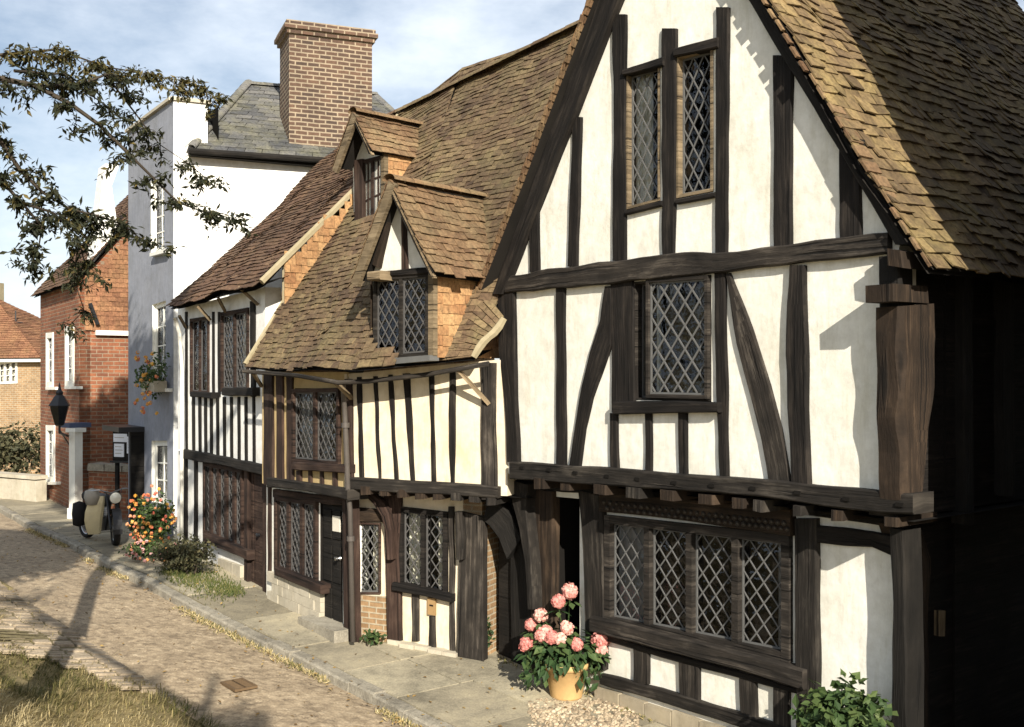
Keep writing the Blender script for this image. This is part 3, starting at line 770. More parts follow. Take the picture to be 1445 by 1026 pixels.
    for i in range(9):
        u0 = uP0+i*.36
        if u0 > uB: break
        zz = UL(846, 966)[1]-.01-.0*i
        pb.prism(F1L, [(u0, -.3), (min(u0+.35, uB), -.3), (min(u0+.35, uB), zz+R.uniform(-.01, .01)), (u0, zz+R.uniform(-.01, .01))], -.1, .07+R.uniform(-.015, .015))
    pb.build('plinth', M['stonewall'], h)
    # right corner posts and flank; flank and front posts darkened to stand for shade
    FL = F1.flank(uR)
    wall('flank_wall', FL, [(0.02, zb), (6.3, zb), (6.3, F1.uv(1268, 352)[1]), (.02, F1.uv(1268, 352)[1])], [], h, M['oak'], off=-.02, uvs=True, label='end wall of the timbered house, its shade put into dark oak')
    FLL = F1L.flank(uB)
    wall('flank_wall', FLL, [(0.02, z0), (6.0, z0), (6.0, zt-.02), (.02, zt-.02)], [], h, M['oak'], off=-.02, uvs=True, label='lower end wall of the timbered house, its shade put into dark oak')
    timber('corner_post', F1, [(1239, 362, 1268, 360), (1241, 500, 1270, 500), (1244, 697, 1274, 700)], h, M['oakblack'], o1=.09, o0=-.1)
    timber('corner_post', FL, [(1272, 432, 1322, 428), (1273, 480, 1326, 476), (1274, 590, 1320, 590), (1276, 640, 1312, 642), (1278, 712, 1304, 716)], h, M['oakbrown'], o0=-.1, o1=.12, wob=.02, bev=.05, step=.07)
    timber('bracket', FL, [(1262, 400, 1310, 404), (1262, 425, 1312, 428)], h, M['oakbrown'], o0=-.1, o1=.14)
    timber('bracket', F1, [(1249, 350, 1272, 354), (1250, 374, 1274, 378)], h, M['oakbrown'], o0=-.1, o1=.2)
    timber('corner_post', F1L, [(1255, 745, 1275, 748), (1258, 850, 1278, 850), (1256, 1100, 1280, 1100)], h, M['oakblack'], o0=-.1, o1=.16)
    timber('corner_post', FLL, [(1274, 742, 1302, 748), (1288, 780, 1314, 790), (1290, 900, 1312, 900), (1288, 1100, 1312, 1100)], h, M['oakbrown'], o0=-.1, o1=.12, wob=.02)
    timber('stud', FL, [(1415, 380, 1432, 384), (1416, 700, 1433, 700)], h, M['oakblack'], o0=-.05, o1=.06)
    timber('lit_strip', FLL, [(1326, 862, 1335, 862), (1326, 898, 1334, 898)], h, M['oakpale'], o0=-.05, o1=.03, wob=.002)  # pale piece standing in for a lit strip on the dark wall
    timber('stud', FL, [(1360, 380, 1374, 384), (1361, 740, 1375, 740)], h, M['oakblack'], o0=-.05, o1=.06)
    # left side wall along the passage, passage shade put into its black oak
    FLf = F1L.flank(uA)
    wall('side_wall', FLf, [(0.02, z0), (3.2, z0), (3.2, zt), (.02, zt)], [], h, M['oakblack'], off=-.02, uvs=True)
    return uR
UR1 = gable_house()

# ================================================================== 2 jettied cottage with two dormers
def jetty_house():
    h = thing('jettied_cottage', 'low cream cottage with close timber studs, a deep tiled roof and two tiled dormers', 'house', B2L.P(.8, gz(11)))
    C, OK, OG, OP = M['cream'], M['oak'], M['oakgrey'], M['oakpurple']
    # upper A (left of the corner)
    wall('wall', A2, [(370, 525), (491, 525), (491, 700), (370, 682)], [[(416, 548), (482, 548), (482, 657), (416, 652)]], h, M['ochre'])
    uA = A2.uv(371, 600)[0]
    for xl, xr in ((371, 384), (389, 398), (403, 412)):
        stud(A2, xl, xr, 528, xl+1, xr+1, 684, h, OP, o1=.03)
    for xl, xr in ((417, 424), (434, 438), (450, 454), (468, 473)):
        stud(A2, xl, xr, 664, xl+1, xr+1, 690, h, OP, o1=.03)
    window(A2, [(416, 549), (482, 547), (482, 657), (416, 652)], h, OP, lights=2, fw=.05, mw=.07, lat=(.13, .17), proud=.05, recess=.0, lace=[(0, .1, .9), (1, .0, .35)])
    beam(A2, [(412, 652, 663), (486, 656, 668)], h, OP, 'window_sill', o1=.1, wob=.004)
    beam(A2, [(376, 674, 688), (430, 681, 693), (490, 690, 706)], h, OG, 'beam', o1=.09, o0=-.2, wob=.006)
    # lower A: window, door, stone plinth
    wall('wall', A2L, [(376, 678), (496, 690), (496, 915), (376, 862)], [[(391, 700), (450, 706), (450, 833), (391, 806)], [(452, 706), (483, 709), (484, 897), (452, 882)]], h, M['white'], pocket=.3)
    window(A2L, [(391, 700), (450, 706), (450, 830), (391, 804)], h, OP, lights=3, fw=.06, mw=.08, lat=(.12, .16), proud=.05, recess=.0, lace=[(0, 0, .9), (1, .1, .9), (2, .1, 1)])
    beam(A2L, [(387, 800, 812), (452, 826, 839)], h, OP, 'window_sill', o1=.12, wob=.004)
    stud(A2L, 377, 381, 684, 377, 381, 806, h, OP, o1=.03); stud(A2L, 387, 393, 690, 387, 393, 806, h, OP, o1=.03)
    beam(A2L, [(385, 690, 702), (450, 698, 710), (488, 702, 714)], h, OP, 'lintel', o1=.05)
    pb = MB()
    for r in range(4):
        for i in range(5):
            x0 = 376+i*15+(r % 2)*6; x1 = min(x0+14.6, 450); 
            if x0 > 448: continue
            y0 = 806+(x0-376)*.42+r*14; y1 = 806+(x1-376)*.42+r*14
            qd = q(A2L, [(x0, y0), (x1, y1), (x1, y1+13.6), (x0, y0+13.6)], .07)
            pb.prism(A2L, qd, -.1, .06+R.uniform(-.012, .012), t=R.random())
    pb.build('plinth', M['stone'], h)
    # panelled door
    dq = [V(p) for p in q(A2L, [(452, 708), (482, 711), (483, 896), (452, 882)])]
    db = MB(); P4 = lambda a, b: tuple(dq[0].lerp(dq[1], a).lerp(dq[3].lerp(dq[2], a), b))
    db.prism(A2L, [P4(0, 0), P4(1, 0), P4(1, 1), P4(0, 1)], -.12, -.03)
    for a0, a1, b0, b1 in ((.12, .46, .06, .28), (.56, .9, .06, .28), (.12, .46, .34, .62), (.56, .9, .34, .62), (.12, .46, .68, .94), (.56, .9, .68, .94)):
        db.prism(A2L, [P4(a0, b0), P4(a1, b0), P4(a1, b1), P4(a0, b1)], -.05, -.012)
    dr = db.build('door', M['oakblack'], h)
    kb = MB(); c = A2L.P(*P4(.9, .42), 0.02); kb.lathe(c, [(.001, .05), (.025, .045), (.03, .02), (.012, 0), (.03, -.03)], 10, ax=(-.8, -.6, 0)); kb.build('door_knob', M['chrome'], dr)
    mb = MB(); mb.prism(A2L, [P4(.56, .1), P4(.9, .1), P4(.9, .22), P4(.56, .22)], -.02, -.004); mb.build('door_light', M['curtain'], dr)
    stud(A2L, 482, 494, 700, 484, 497, 908, h, OP, name='door_post', o1=.08)
    st = MB(); c = ground_at(475, 893, PAVE); st.prism(A2L, [(A2L.uv(448, 890)[0], -.1), (A2L.uv(500, 900)[0], -.1), (A2L.uv(500, 900)[0], gz(12.8)+.16), (A2L.uv(448, 890)[0], gz(12.8)+.16)], -.1, .28); st.build('doorstep', M['kerb'], h)
    # upper B, jettied and facing the street more squarely
    wall('wall', B2, [(486, 528), (699, 508), (716, 508), (716, 700), (486, 690)], [], h, C)
    for a in ((503, 509, 532, 506, 512, 678), (526, 532, 531, 533, 537, 680), (547, 553, 529, 556, 561, 682), (568, 577, 527, 579, 585, 684), (604, 610, 525, 608, 614, 686), (633, 642, 522, 634, 641, 690)):
        stud(B2, *a, h, OK, o1=.026, wob=.014)
    stud(B2, 677, 698, 512, 679, 700, 705, h, OG, name='corner_post', o1=.05)
    stud(B2, 485, 495, 535, 487, 497, 692, h, OP, name='corner_post', o1=.05)
    beam(B2, [(488, 674, 690), (560, 678, 695), (630, 682, 698), (702, 687, 704)], h, OG, 'bressummer', o1=.09, o0=-.2, wob=.008)
    for x, y in ((515, 694), (541, 696), (566, 698), (592, 700), (617, 701), (642, 703), (668, 706), (692, 709)):
        timber('joist_end', B2, [(x-7, y-8, x+7, y-7), (x-7, y+2+R.uniform(0, 3), x+7, y+4)], h, M['oakbrown'] if R.random() < .6 else OG, o0=-.6, o1=.07+R.uniform(0, .04), wob=.006)
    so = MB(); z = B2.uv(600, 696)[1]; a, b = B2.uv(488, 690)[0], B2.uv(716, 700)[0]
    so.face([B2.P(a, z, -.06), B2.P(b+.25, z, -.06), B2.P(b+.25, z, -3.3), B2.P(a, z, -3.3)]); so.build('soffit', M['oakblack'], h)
    # lower B
    win1 = [(504, 737), (538, 738), (538, 838), (504, 838)]; win2 = [(564, 714), (633, 722), (633, 846), (564, 832)]
    wall('wall', B2L, [(496, 690), (679, 700), (679, 950), (496, 920)], [win1, win2], h, M['cream'], pocket=.4)
    window(B2L, win1, h, OP, lights=1, fw=.02, came='lead', lat=(.11, .15), lead=.006, curtain=[(0, .52, 1.0)], recess=.03)
    window(B2L, win2, h, OK, lights=2, fw=.06, mw=.05, lat=(.12, .17), lead=.006, curtain=[(0, .1, .95), (1, .55, .95)], recess=.03, proud=.04)
    beam(B2L, [(553, 822, 834), (600, 832, 842), (636, 840, 851)], h, OK, 'window_sill', o1=.12, wob=.004)
    beam(B2L, [(500, 716, 737), (540, 720, 737)], h, M['oakbrown'], 'lintel', o1=.05)
    timber('post', B2L, [(540, 690, 565, 694), (543, 780, 562, 782), (546, 905, 566, 908)], h, OP, o1=.06)
    timber('bracket', B2L, [(512, 698, 524, 695), (526, 712, 540, 708), (537, 730, 548, 726), (543, 750, 552, 748), (545, 790, 553, 790)], h, OP, o0=.06, o1=.16, wob=.004)
    bp = MB(); bp.prism(B2L, q(B2L, [(503, 840), (544, 842), (546, 908), (503, 902)], .02), -.1, .03); bp.build('brick_infill', M['brick_orange'], h)
    for a in ((580, 590, 838, 581, 591, 905), (604, 613, 870, 605, 614, 915), (632, 640, 715, 634, 641, 925)): stud(B2L, *a, h, OG, o1=.03)
    sg = MB(); sg.prism(B2L, q(B2L, [(603, 843), (614, 845), (614, 869), (603, 867)], .05), .02, .05); sg.build('sign_plate', M['signtan'], h)
    sg = MB(); sg.prism(B2L, q(B2L, [(606, 853), (611, 854), (611, 856), (606, 855)], .055), .05, .056); sg.build('sign_mark', M['interior'], h)
    timber('post', B2L, [(648, 722, 681, 730), (647, 800, 681, 800), (645, 880, 681, 880), (643, 930, 682, 935)], h, M['oakgrey'], o1=.08)
    timber('bracket', B2L, [(640, 722, 652, 724), (642, 760, 654, 760), (643, 790, 652, 790)], h, OG, o0=.05, o1=.16)
    pb = MB()
    for i in range(5):
        x0 = 545+i*20; x1 = x0+19.5; y = 903+i*4.0
        pb.prism(B2L, q(B2L, [(x0, y), (x1, y+3), (x1, y+26), (x0, y+22)], .1), -.1, .1+R.uniform(-.03, .03))
    pb.build('plinth', M['stone'], h)
    # end wall on the passage, in orange brick, and the arch head
    uE = B2L.uv(680, 800)[0]; FE = B2L.flank(uE)
    wall('end_wall', FE, [(.0, -.2), (3.0, -.2), (3.0, z), (.0, z)], [], h, M['brick_orange'], uvs=True)
    bw = MB(); bw.face([B2L.P(uE, -.2, -2.9), B2L.P(uE+2.2, -.2, -2.9), B2L.P(uE+2.2, z, -2.9), B2L.P(uE, z, -2.9)]); bw.build('passage_end', M['oakblack'], h)  # dark sheet closing the passage, its shade put into the colour
    timber('arch_brace', B2L, [(681, 735, 690, 700), (690, 742, 706, 712), (704, 760, 722, 730), (714, 790, 735, 760)], h, M['oakblack'], o0=-.2, o1=.06)
    # roof
    OV = .3
    E0 = A2.at(346, 517, OV); E1 = A2.at(505, 520, OV); E2 = B2.at(668, 504, OV)
    pitch = math.tan(math.radians(55)); bk = V((.785, .62, 0))
    def on_slope(px, py, E):   # ray against the roof plane through E
        nr = V((-pitch*bk.x, -pitch*bk.y, 1)); dr_ = V(((px-CX)/F, 1, -(py-CY)/F)); o = V((0, 0, H))
        return o+dr_*((E-o).dot(nr)/dr_.dot(nr))
    R0 = on_slope(566, 158, E0); R1 = on_slope(652, 98, E0)
    R2 = R1+V((d1[0], d1[1], 0))*3.4+UP*.05
    E3 = B2.at(716, 470, OV-.2)
    rf = MB()
    D1 = Plane((-1.049, 12.104), (.75, -.66)); D2 = Plane((-1.99, 15.3), (.68, -.733))
    k1 = (D1.uv(530, 450)[0], D1.uv(609, 450)[0], 0); k2 = (D2.uv(503, 300)[0], D2.uv(545, 300)[0], D2.uv(510, 345)[1])
    def cut(p):
        for Dp, (ua, ub, zz) in ((D1, k1), (D2, k2)):
            v = V((p.x-Dp.O[0], p.y-Dp.O[1])); u = v.x*Dp.d[0]+v.y*Dp.d[1]; o = v.x*Dp.n[0]+v.y*Dp.n[1]
            if ua < u < ub and -.45 < o < .14 and p.z > zz and (Dp is D1 or o < .3): return True
        return False
    tiles(rf, E0, E1, R1, R0, tw=.15, gauge=.09, lift=.025, seed=21, sag=.06, jit=1.5, cut=cut)
    tiles(rf, E1, E2, R2, R1, tw=.15, gauge=.09, lift=.025, seed=22, sag=.06, jit=1.5, cut=cut)
    ridge_caps(rf, R0, R2, .12)
    roof = rf.build('roof', [M['tile_main'], M['oakblack']], h)
    vm = MB()
    pts = [E0.lerp(R0, k/14)+UP*.03+V((-.01, 0, 0))*nz(k) for k in range(15)]; vm.tube(pts, .035, 6); vm.build('verge_mortar', M['mortar'], roof); vm = MB()
    # curled mortar edge at the right hand end of the eaves
    pts = [E2.lerp(B2.at(711, 448, .12), k/6)+UP*.03*math.sin(k) for k in range(7)]; vm.tube(pts, [.04, .05, .05, .045, .05, .05, .04], 6)
    vm.build('verge_mortar', M['mortar'], roof)
    # tail of tiles swept up to the gable house
    tl = MB(); G0 = B2.at(668, 504, OV); G1 = B2.at(711, 449, .1); G2 = B2.at(690, 420, -.6)
    tiles(tl, E1.lerp(E2, .62)+UP*.02, G0+UP*.02, G1+UP*.02, E1.lerp(E2, .62).lerp(R1.lerp(R2, .62), .24)+UP*.05, tw=.16, gauge=.1, lift=.035, seed=23, sag=.01)
    tl.build('roof_tail', [M['tile_main'], M['oakblack']], h)
    # gutter, struts, downpipe
    g = MB(); gp = [A2.at(344, 524, .36), A2.at(420, 530, .36), A2.at(478, 540, .37), B2.at(520, 538, .36), B2.at(600, 529, .36), B2.at(690, 513, .36)]
    g.tube(gp, .028, 8); g.build('gutter', M['oakgrey'], h, smooth=True)
    for (pl, x0, y0, x1, y1) in ((A2, 357, 526, 369, 545), (A2, 474, 540, 496, 562), (B2, 645, 520, 690, 570)):
        s_ = MB(); a, b = pl.at(x0, y0, .34), pl.at(x1, y1, .05); s_.tube([a, b], [.03, .03], 4); s_.build('gutter_strut', M['oakpale'], h)
    dp = MB(); dp.tube([B2.at(484, 540, .2), B2.at(487, 590, .1), B2.at(491, 690, .12), A2L.at(494, 720, .16), A2L.at(498, 906, .16)], .032, 8)
    for y in (600, 760): dp.lathe(B2.at(487.5, y, .1) if y < 700 else A2L.at(495, y, .16), [(.05, -.03), (.05, .03)], 8)
    dp.build('downpipe', M['pipe'], h, smooth=True)
    eb = MB(); z1 = E1.z+.12
    for A_, B_, pl in ((E0, E1, A2), (E1, E2, B2)):
        eb.face([A_-UP*.03, B_-UP*.03, B_-V((*pl.n, 0))*.5+UP*.1, A_-V((*pl.n, 0))*.5+UP*.1])
    eb.build('eaves_board', M['oakblack'], h)
    # ------- dormers
    def dormer(pl, apex, eL, eR, winq, Lr, seed, cheek, tri, mats, ov=.22, lat=None, grid=None, barge=None, post=None):
        A = V(pl.uv(*apex, ov)); l = V(pl.uv(*eL, ov)); r = V(pl.uv(*eR, ov))
        rf = MB(); PR = lambda p, o: pl.P(p.x, p.y, o)
        tiles(rf, PR(r, ov), PR(r, -Lr), PR(A, -Lr), PR(A, ov), tw=.155, gauge=.1, lift=.03, seed=seed, sag=.03, jit=1.5)
        tiles(rf, PR(l, -Lr), PR(l, ov), PR(A, ov), PR(A, -Lr), tw=.155, gauge=.1, lift=.03, seed=seed+1, sag=.02)
        ridge_caps(rf, PR(A, ov)+UP*.03, PR(A, -Lr)+UP*.03, .1, m=0)
        d_ = wall('dormer', pl, tri, [winq], h, M['white'], pocket=.5)
        rf.build('dormer_roof', [mats, M['oakblack']], d_)
        for a, b, s in ((A, l, -1), (A, r, 1)):
            dirv = (b-a).normalized(); pr = V((-dirv.y, dirv.x)); pr = pr if pr.y < 0 else -pr
            w_ = barge[0 if s < 0 else 1]
            mb = MB(); mb.prism(pl, [tuple(a+pr*.01), tuple(b+pr*.01+dirv*.06), tuple(b+pr*w_+dirv*.05), tuple(a+pr*w_)], ov-.05, ov-.003*(s > 0)); mb.build('barge_board', barge[2], d_)
        if cheek:
            # tile-hung cheek behind the right hand corner
            ur = pl.uv(*cheek, 0)[0]; CP = pl.flank(ur); zl = pl.uv(*winq[2], 0)[1]; zt_ = r.y+.05
            cb = MB(); tiles(cb, CP.P(.02, zl, .0), CP.P(2.2, zl, .0), CP.P(2.2, zt_, .0), CP.P(.02, zt_, .0), tw=.17, gauge=.11, lift=.02, seed=seed+5, sag=.01)
            cb.build('cheek', [M['tile_hung'], M['oakbrown']], d_)
            sb = MB(); sb.prism(pl, [(ur-.06, zl), (ur+.02, zl), (ur+.02, zt_), (ur-.06, zt_)], -.02, .05); sb.build('dormer_post', M['oakpale'], d_)
            ul = pl.uv(*winq[3], 0)[0]-.09; CPl = pl.flank(ul)
            cb = MB(); cb.face([CPl.P(0, zl, 0), CPl.P(2, zl, 0), CPl.P(2, zt_, 0), CPl.P(0, zt_, 0)]); cb.build('cheek', M['oakbrown'], d_)
        return d_
    dm = dormer(D1, (548, 254), (497, 392), (610, 385), [(530, 390), (608, 384), (607, 502), (530, 508)], 2.6, 31, (614, 450), [(528, 512), (609, 505), (611, 384), (551, 272), (526, 390)], M['tile_dorm'], barge=(.13, .035, M['oakpale']))
    # dormer window (sub-parts of the dormer: frame, glass, leading are one level down, so they hang on the dormer itself)
    def dwin(pl, quad, d_, mat, lat, lights, grid=None, lead=.006, off=.0, fw=.045):
        w = window(pl, quad, h, mat, off=off, lights=lights, lat=lat, grid=grid, lead=lead, fw=fw, proud=.04, recess=.0, name='window_frame')
        for c in list(w.children): c.parent = d_
        w.parent = d_
    dwin(D1, [(530, 391), (608, 385), (607, 502), (530, 508)], dm, OG, (.12, .17), 2)
    mb = MB(); mb.prism(D1, q(D1, [(520, 508), (606, 501), (606, 509), (520, 517)], .1), -.05, .1); mb.build('dormer_sill', M['lead'], dm)
    timber('gable_stud', D1, [(565, 300, 572, 300), (566, 385, 574, 385)], dm, OP, o1=.03)
    timber('gable_rafter', D1, [(546, 275, 553, 275), (524, 372, 532, 378)], dm, M['oakbrown'], o1=.08)
    timber('gable_rafter', D1, [(549, 275, 556, 272), (603, 378, 612, 374)], dm, M['oakblack'], o1=.08)
    timber('collar', D1, [(518, 384, 518, 396), (536, 382, 536, 393)], dm, M['oakpale'], o0=0, o1=.22)
    timber('collar', D1, [(526, 384, 526, 392), (610, 376, 610, 386)], dm, OK, o0=0, o1=.06)
    dm = dormer(D2, (497, 158), (470, 234), (523, 213), [(512, 226), (543, 218), (543, 322), (512, 345)], 2.3, 41, (545, 240), [(500, 352), (542, 325), (542, 214), (505, 178), (498, 228)], M['tile_dorm'], ov=.3, barge=(.13, .03, M['oakpale']))
    dwin(D2, [(512, 227), (543, 219), (543, 322), (512, 345)], dm, OP, None, 2, grid=(2, 4))
    timber('dormer_post', D2, [(499, 226, 511, 224), (500, 350, 512, 345)], dm, OP, o1=.06)
    mb = MB(); mb.prism(D2, q(D2, [(498, 352), (516, 344), (516, 350), (498, 359)], .1), -.05, .1); mb.build('dormer_sill', M['lead'], dm)
    return R0, R1, R2
RIDGE2 = jetty_house()

# ================================================================== 3 black and white house
def bw_house():
    h = thing('close_studded_house', 'narrow black and white house with close studding, between cream cottage and tall rendered house', 'house', F3.P(-2, gz(17)))
    OB, OP = M['oakblack'], M['oakpurple']
    w1 = [(270, 450), (296, 446), (296, 556), (270, 556)]; w2 = [(313, 441), (352, 434), (352, 553), (313, 553)]
    wall('wall', F3U, [(251, 436), (374, 405), (374, 664), (251, 634)], [w1, w2], h, M['bright'])
    window(F3U, w1, h, OP, lights=2, fw=.05, mw=.05, lat=None, curtain=None, lace=[(0, .3, .9), (1, .2, .7)], recess=.02)
    window(F3U, w2, h, OP, lights=2, fw=.06, mw=.06, lat=(.13, .17), curtain=[(1, .3, .8)], lace=[(0, .4, 1)], recess=.02)
    beam(F3U, [(268, 553, 560), (298, 554, 562)], h, OB, 'window_sill', o1=.12); beam(F3U, [(313, 548, 558), (356, 546, 559)], h, OB, 'window_sill', o1=.12)
    for x in (272, 281, 289, 297, 306, 315.5, 325.5, 336, 346, 357):
        f = (x-260)/112
        stud(F3U, x-1.8, x+1.8, 560, x-1.3, x+2.3, 640+f*20, h, OB, o1=.02, wob=.004)
    for x in (262, 300, 308):
        stud(F3U, x-1.5, x+1.5, 440, x-1.2, x+1.8, 560 if x > 290 else 640, h, OB, o1=.02, wob=.004)
    stud(F3U, 352, 358, 425, 353, 359, 560, h, OB, o1=.03)
    beam(F3U, [(258, 634, 648), (310, 644, 656), (374, 657, 672)], h, OB, 'bressummer', o1=.08, o0=-.15)
    # ground floor
    win = [(290, 652), (345, 662), (345, 776), (290, 752)]; dor = [(348, 664), (371, 668), (371, 845), (348, 832)]
    wall('wall', F3, [(250, 636), (377, 660), (377, 870), (250, 800)], [win, dor], h, M['bright'], pocket=.3)
    window(F3, win, h, OP, lights=5, fw=.06, mw=.11, lat=(.1, .14), lace=[(i, .1, .9) for i in range(5)], recess=.0, proud=.05)
    beam(F3, [(286, 752, 764), (348, 776, 790)], h, OP, 'window_sill', o1=.12)
    for xl, xr in ((258, 263), (273, 277), (286, 291)): stud(F3, xl, xr, 646, xl, xr, 790, h, OB, o1=.03)
    dq = [V(p) for p in q(F3, [(348, 664), (371, 668), (371, 845), (348, 832)])]
    db = MB(); P4 = lambda a, b: tuple(dq[0].lerp(dq[1], a).lerp(dq[3].lerp(dq[2], a), b))
    for i in range(5): db.prism(F3, [P4(i/5+.004, 0), P4((i+1)/5-.004, 0), P4((i+1)/5-.004, 1), P4(i/5+.004, 1)], -.08, -.0+R.uniform(-.012, .0))
    dr = db.build('door', OP, h)
    kb = MB(); kb.lathe(F3.P(*P4(.8, .5), .03), [(.001, .03), (.03, .02), (.02, -.03)], 8, ax=(-.82, -.57, 0)); kb.build('door_knob', M['iron'], dr)
    stud(F3, 344, 349, 660, 344, 349, 838, h, OP, o1=.06, name='door_post'); stud(F3, 370, 376, 664, 370, 376, 850, h, OP, o1=.06, name='door_post')
    pb = MB()
    for r in range(3):
        for i in range(4):
            x0 = 305+i*11+(r % 2)*4; x1 = x0+10.7
            if x1 > 347: continue
            y = 788+(x0-305)*.35+r*17; pb.prism(F3, q(F3, [(x0, y), (x1, y+3.5), (x1, y+20), (x0, y+16.5)], .08), -.05, .07+R.uniform(-.015, .015))
    pb.build('plinth', M['stone'], h)
    dp = MB(); dp.tube([F3U.at(247, 448, .28), F3U.at(253, 470, .2), F3U.at(257, 520, .1), F3U.at(257, 600, .1), F3.at(256, 780, .14)], .035, 8); dp.build('downpipe', M['paint'], h, smooth=True)
    # roof
    OV = .35
    E0 = F3.at(238, 434, OV); E1 = F3.at(369, 398, OV); run = 3.55; bk = V((.785, .62, 0)); rise = math.tan(math.radians(44))
    R0 = E0+bk*run+UP*run*rise; R1 = E1+bk*run+UP*run*rise
    rf = MB(); tiles(rf, E0, E1, R1, R0, tw=.16, gauge=.098, lift=.03, seed=51, sag=.07, jit=1.0)
    B0, B1 = R0+bk*3.4-UP*3.3, R1+bk*3.4-UP*3.3
    tiles(rf, B1, B0, R0, R1, tw=.3, gauge=.2, lift=.03, seed=52, sag=.03)
    ridge_caps(rf, R0, R1, .12)
    roof = rf.build('roof', [M['tile_red'], M['oakblack']], h)
    eb = MB(); nn_ = V((F3.n[0], F3.n[1], 0)); eb.face([E0-UP*.05-nn_*.02, E1-UP*.05-nn_*.02, E1-nn_*.42+UP*.12, E0-nn_*.42+UP*.12]); eb.build('eaves_board', M['oakblack'], h)  # dark board added to deepen the shadow under the eave
    vm = MB(); n = 12
    vm.tube([E1.lerp(R1, k/n)+UP*.0 for k in range(n+1)], .05, 6); vm.build('verge_mortar', M['mortar'], roof)
    for x0, y0, x1, y1 in ((253, 446, 262, 462), (279, 432, 297, 452), (308, 421, 318, 440), (337, 405, 364, 430)):
        s_ = MB(); s_.tube([F3.at(x0, y0, OV-.04), F3U.at(x1, y1, .03)], .028, 4); s_.build('eaves_strut', M['oakpale'], h)
    # tile-hung end wall rising above the cottage roof
    uE = F3.uv(369, 398, OV)[0]-.03; FE = F3.flank(uE)
    ev = MB(); zlo = 3.2
    P0, P1 = FE.P(0, zlo), FE.P(3.6, zlo)
    top0 = FE.P(0, E1.z-.02+.35*rise); top1 = FE.P(3.2, E1.z+(.35+3.2)*rise*.98-.05)
    zt = top1.z
    def inside(a, b): return zlo+(zt-zlo)*b < E1.z+(.33+3.6*a)*rise*.98-.11
    tiles(ev, P0, P1, FE.P(3.6, zt), FE.P(0, zt), tw=.17, gauge=.11, lift=.025, seed=55, sag=.01, inside=inside)
    ev.build('end_wall', [M['tile_hung'], M['mortar']], h)
    bl = MB(); bl.prism(FE, [(0.05, 1.5), (2.6, 1.5), (2.6, E1.z+2.7*rise-.4), (0.05, E1.z-.1)], -.2, -.03); bl.build('wall', M['brick_orange'], h)
bw_house()

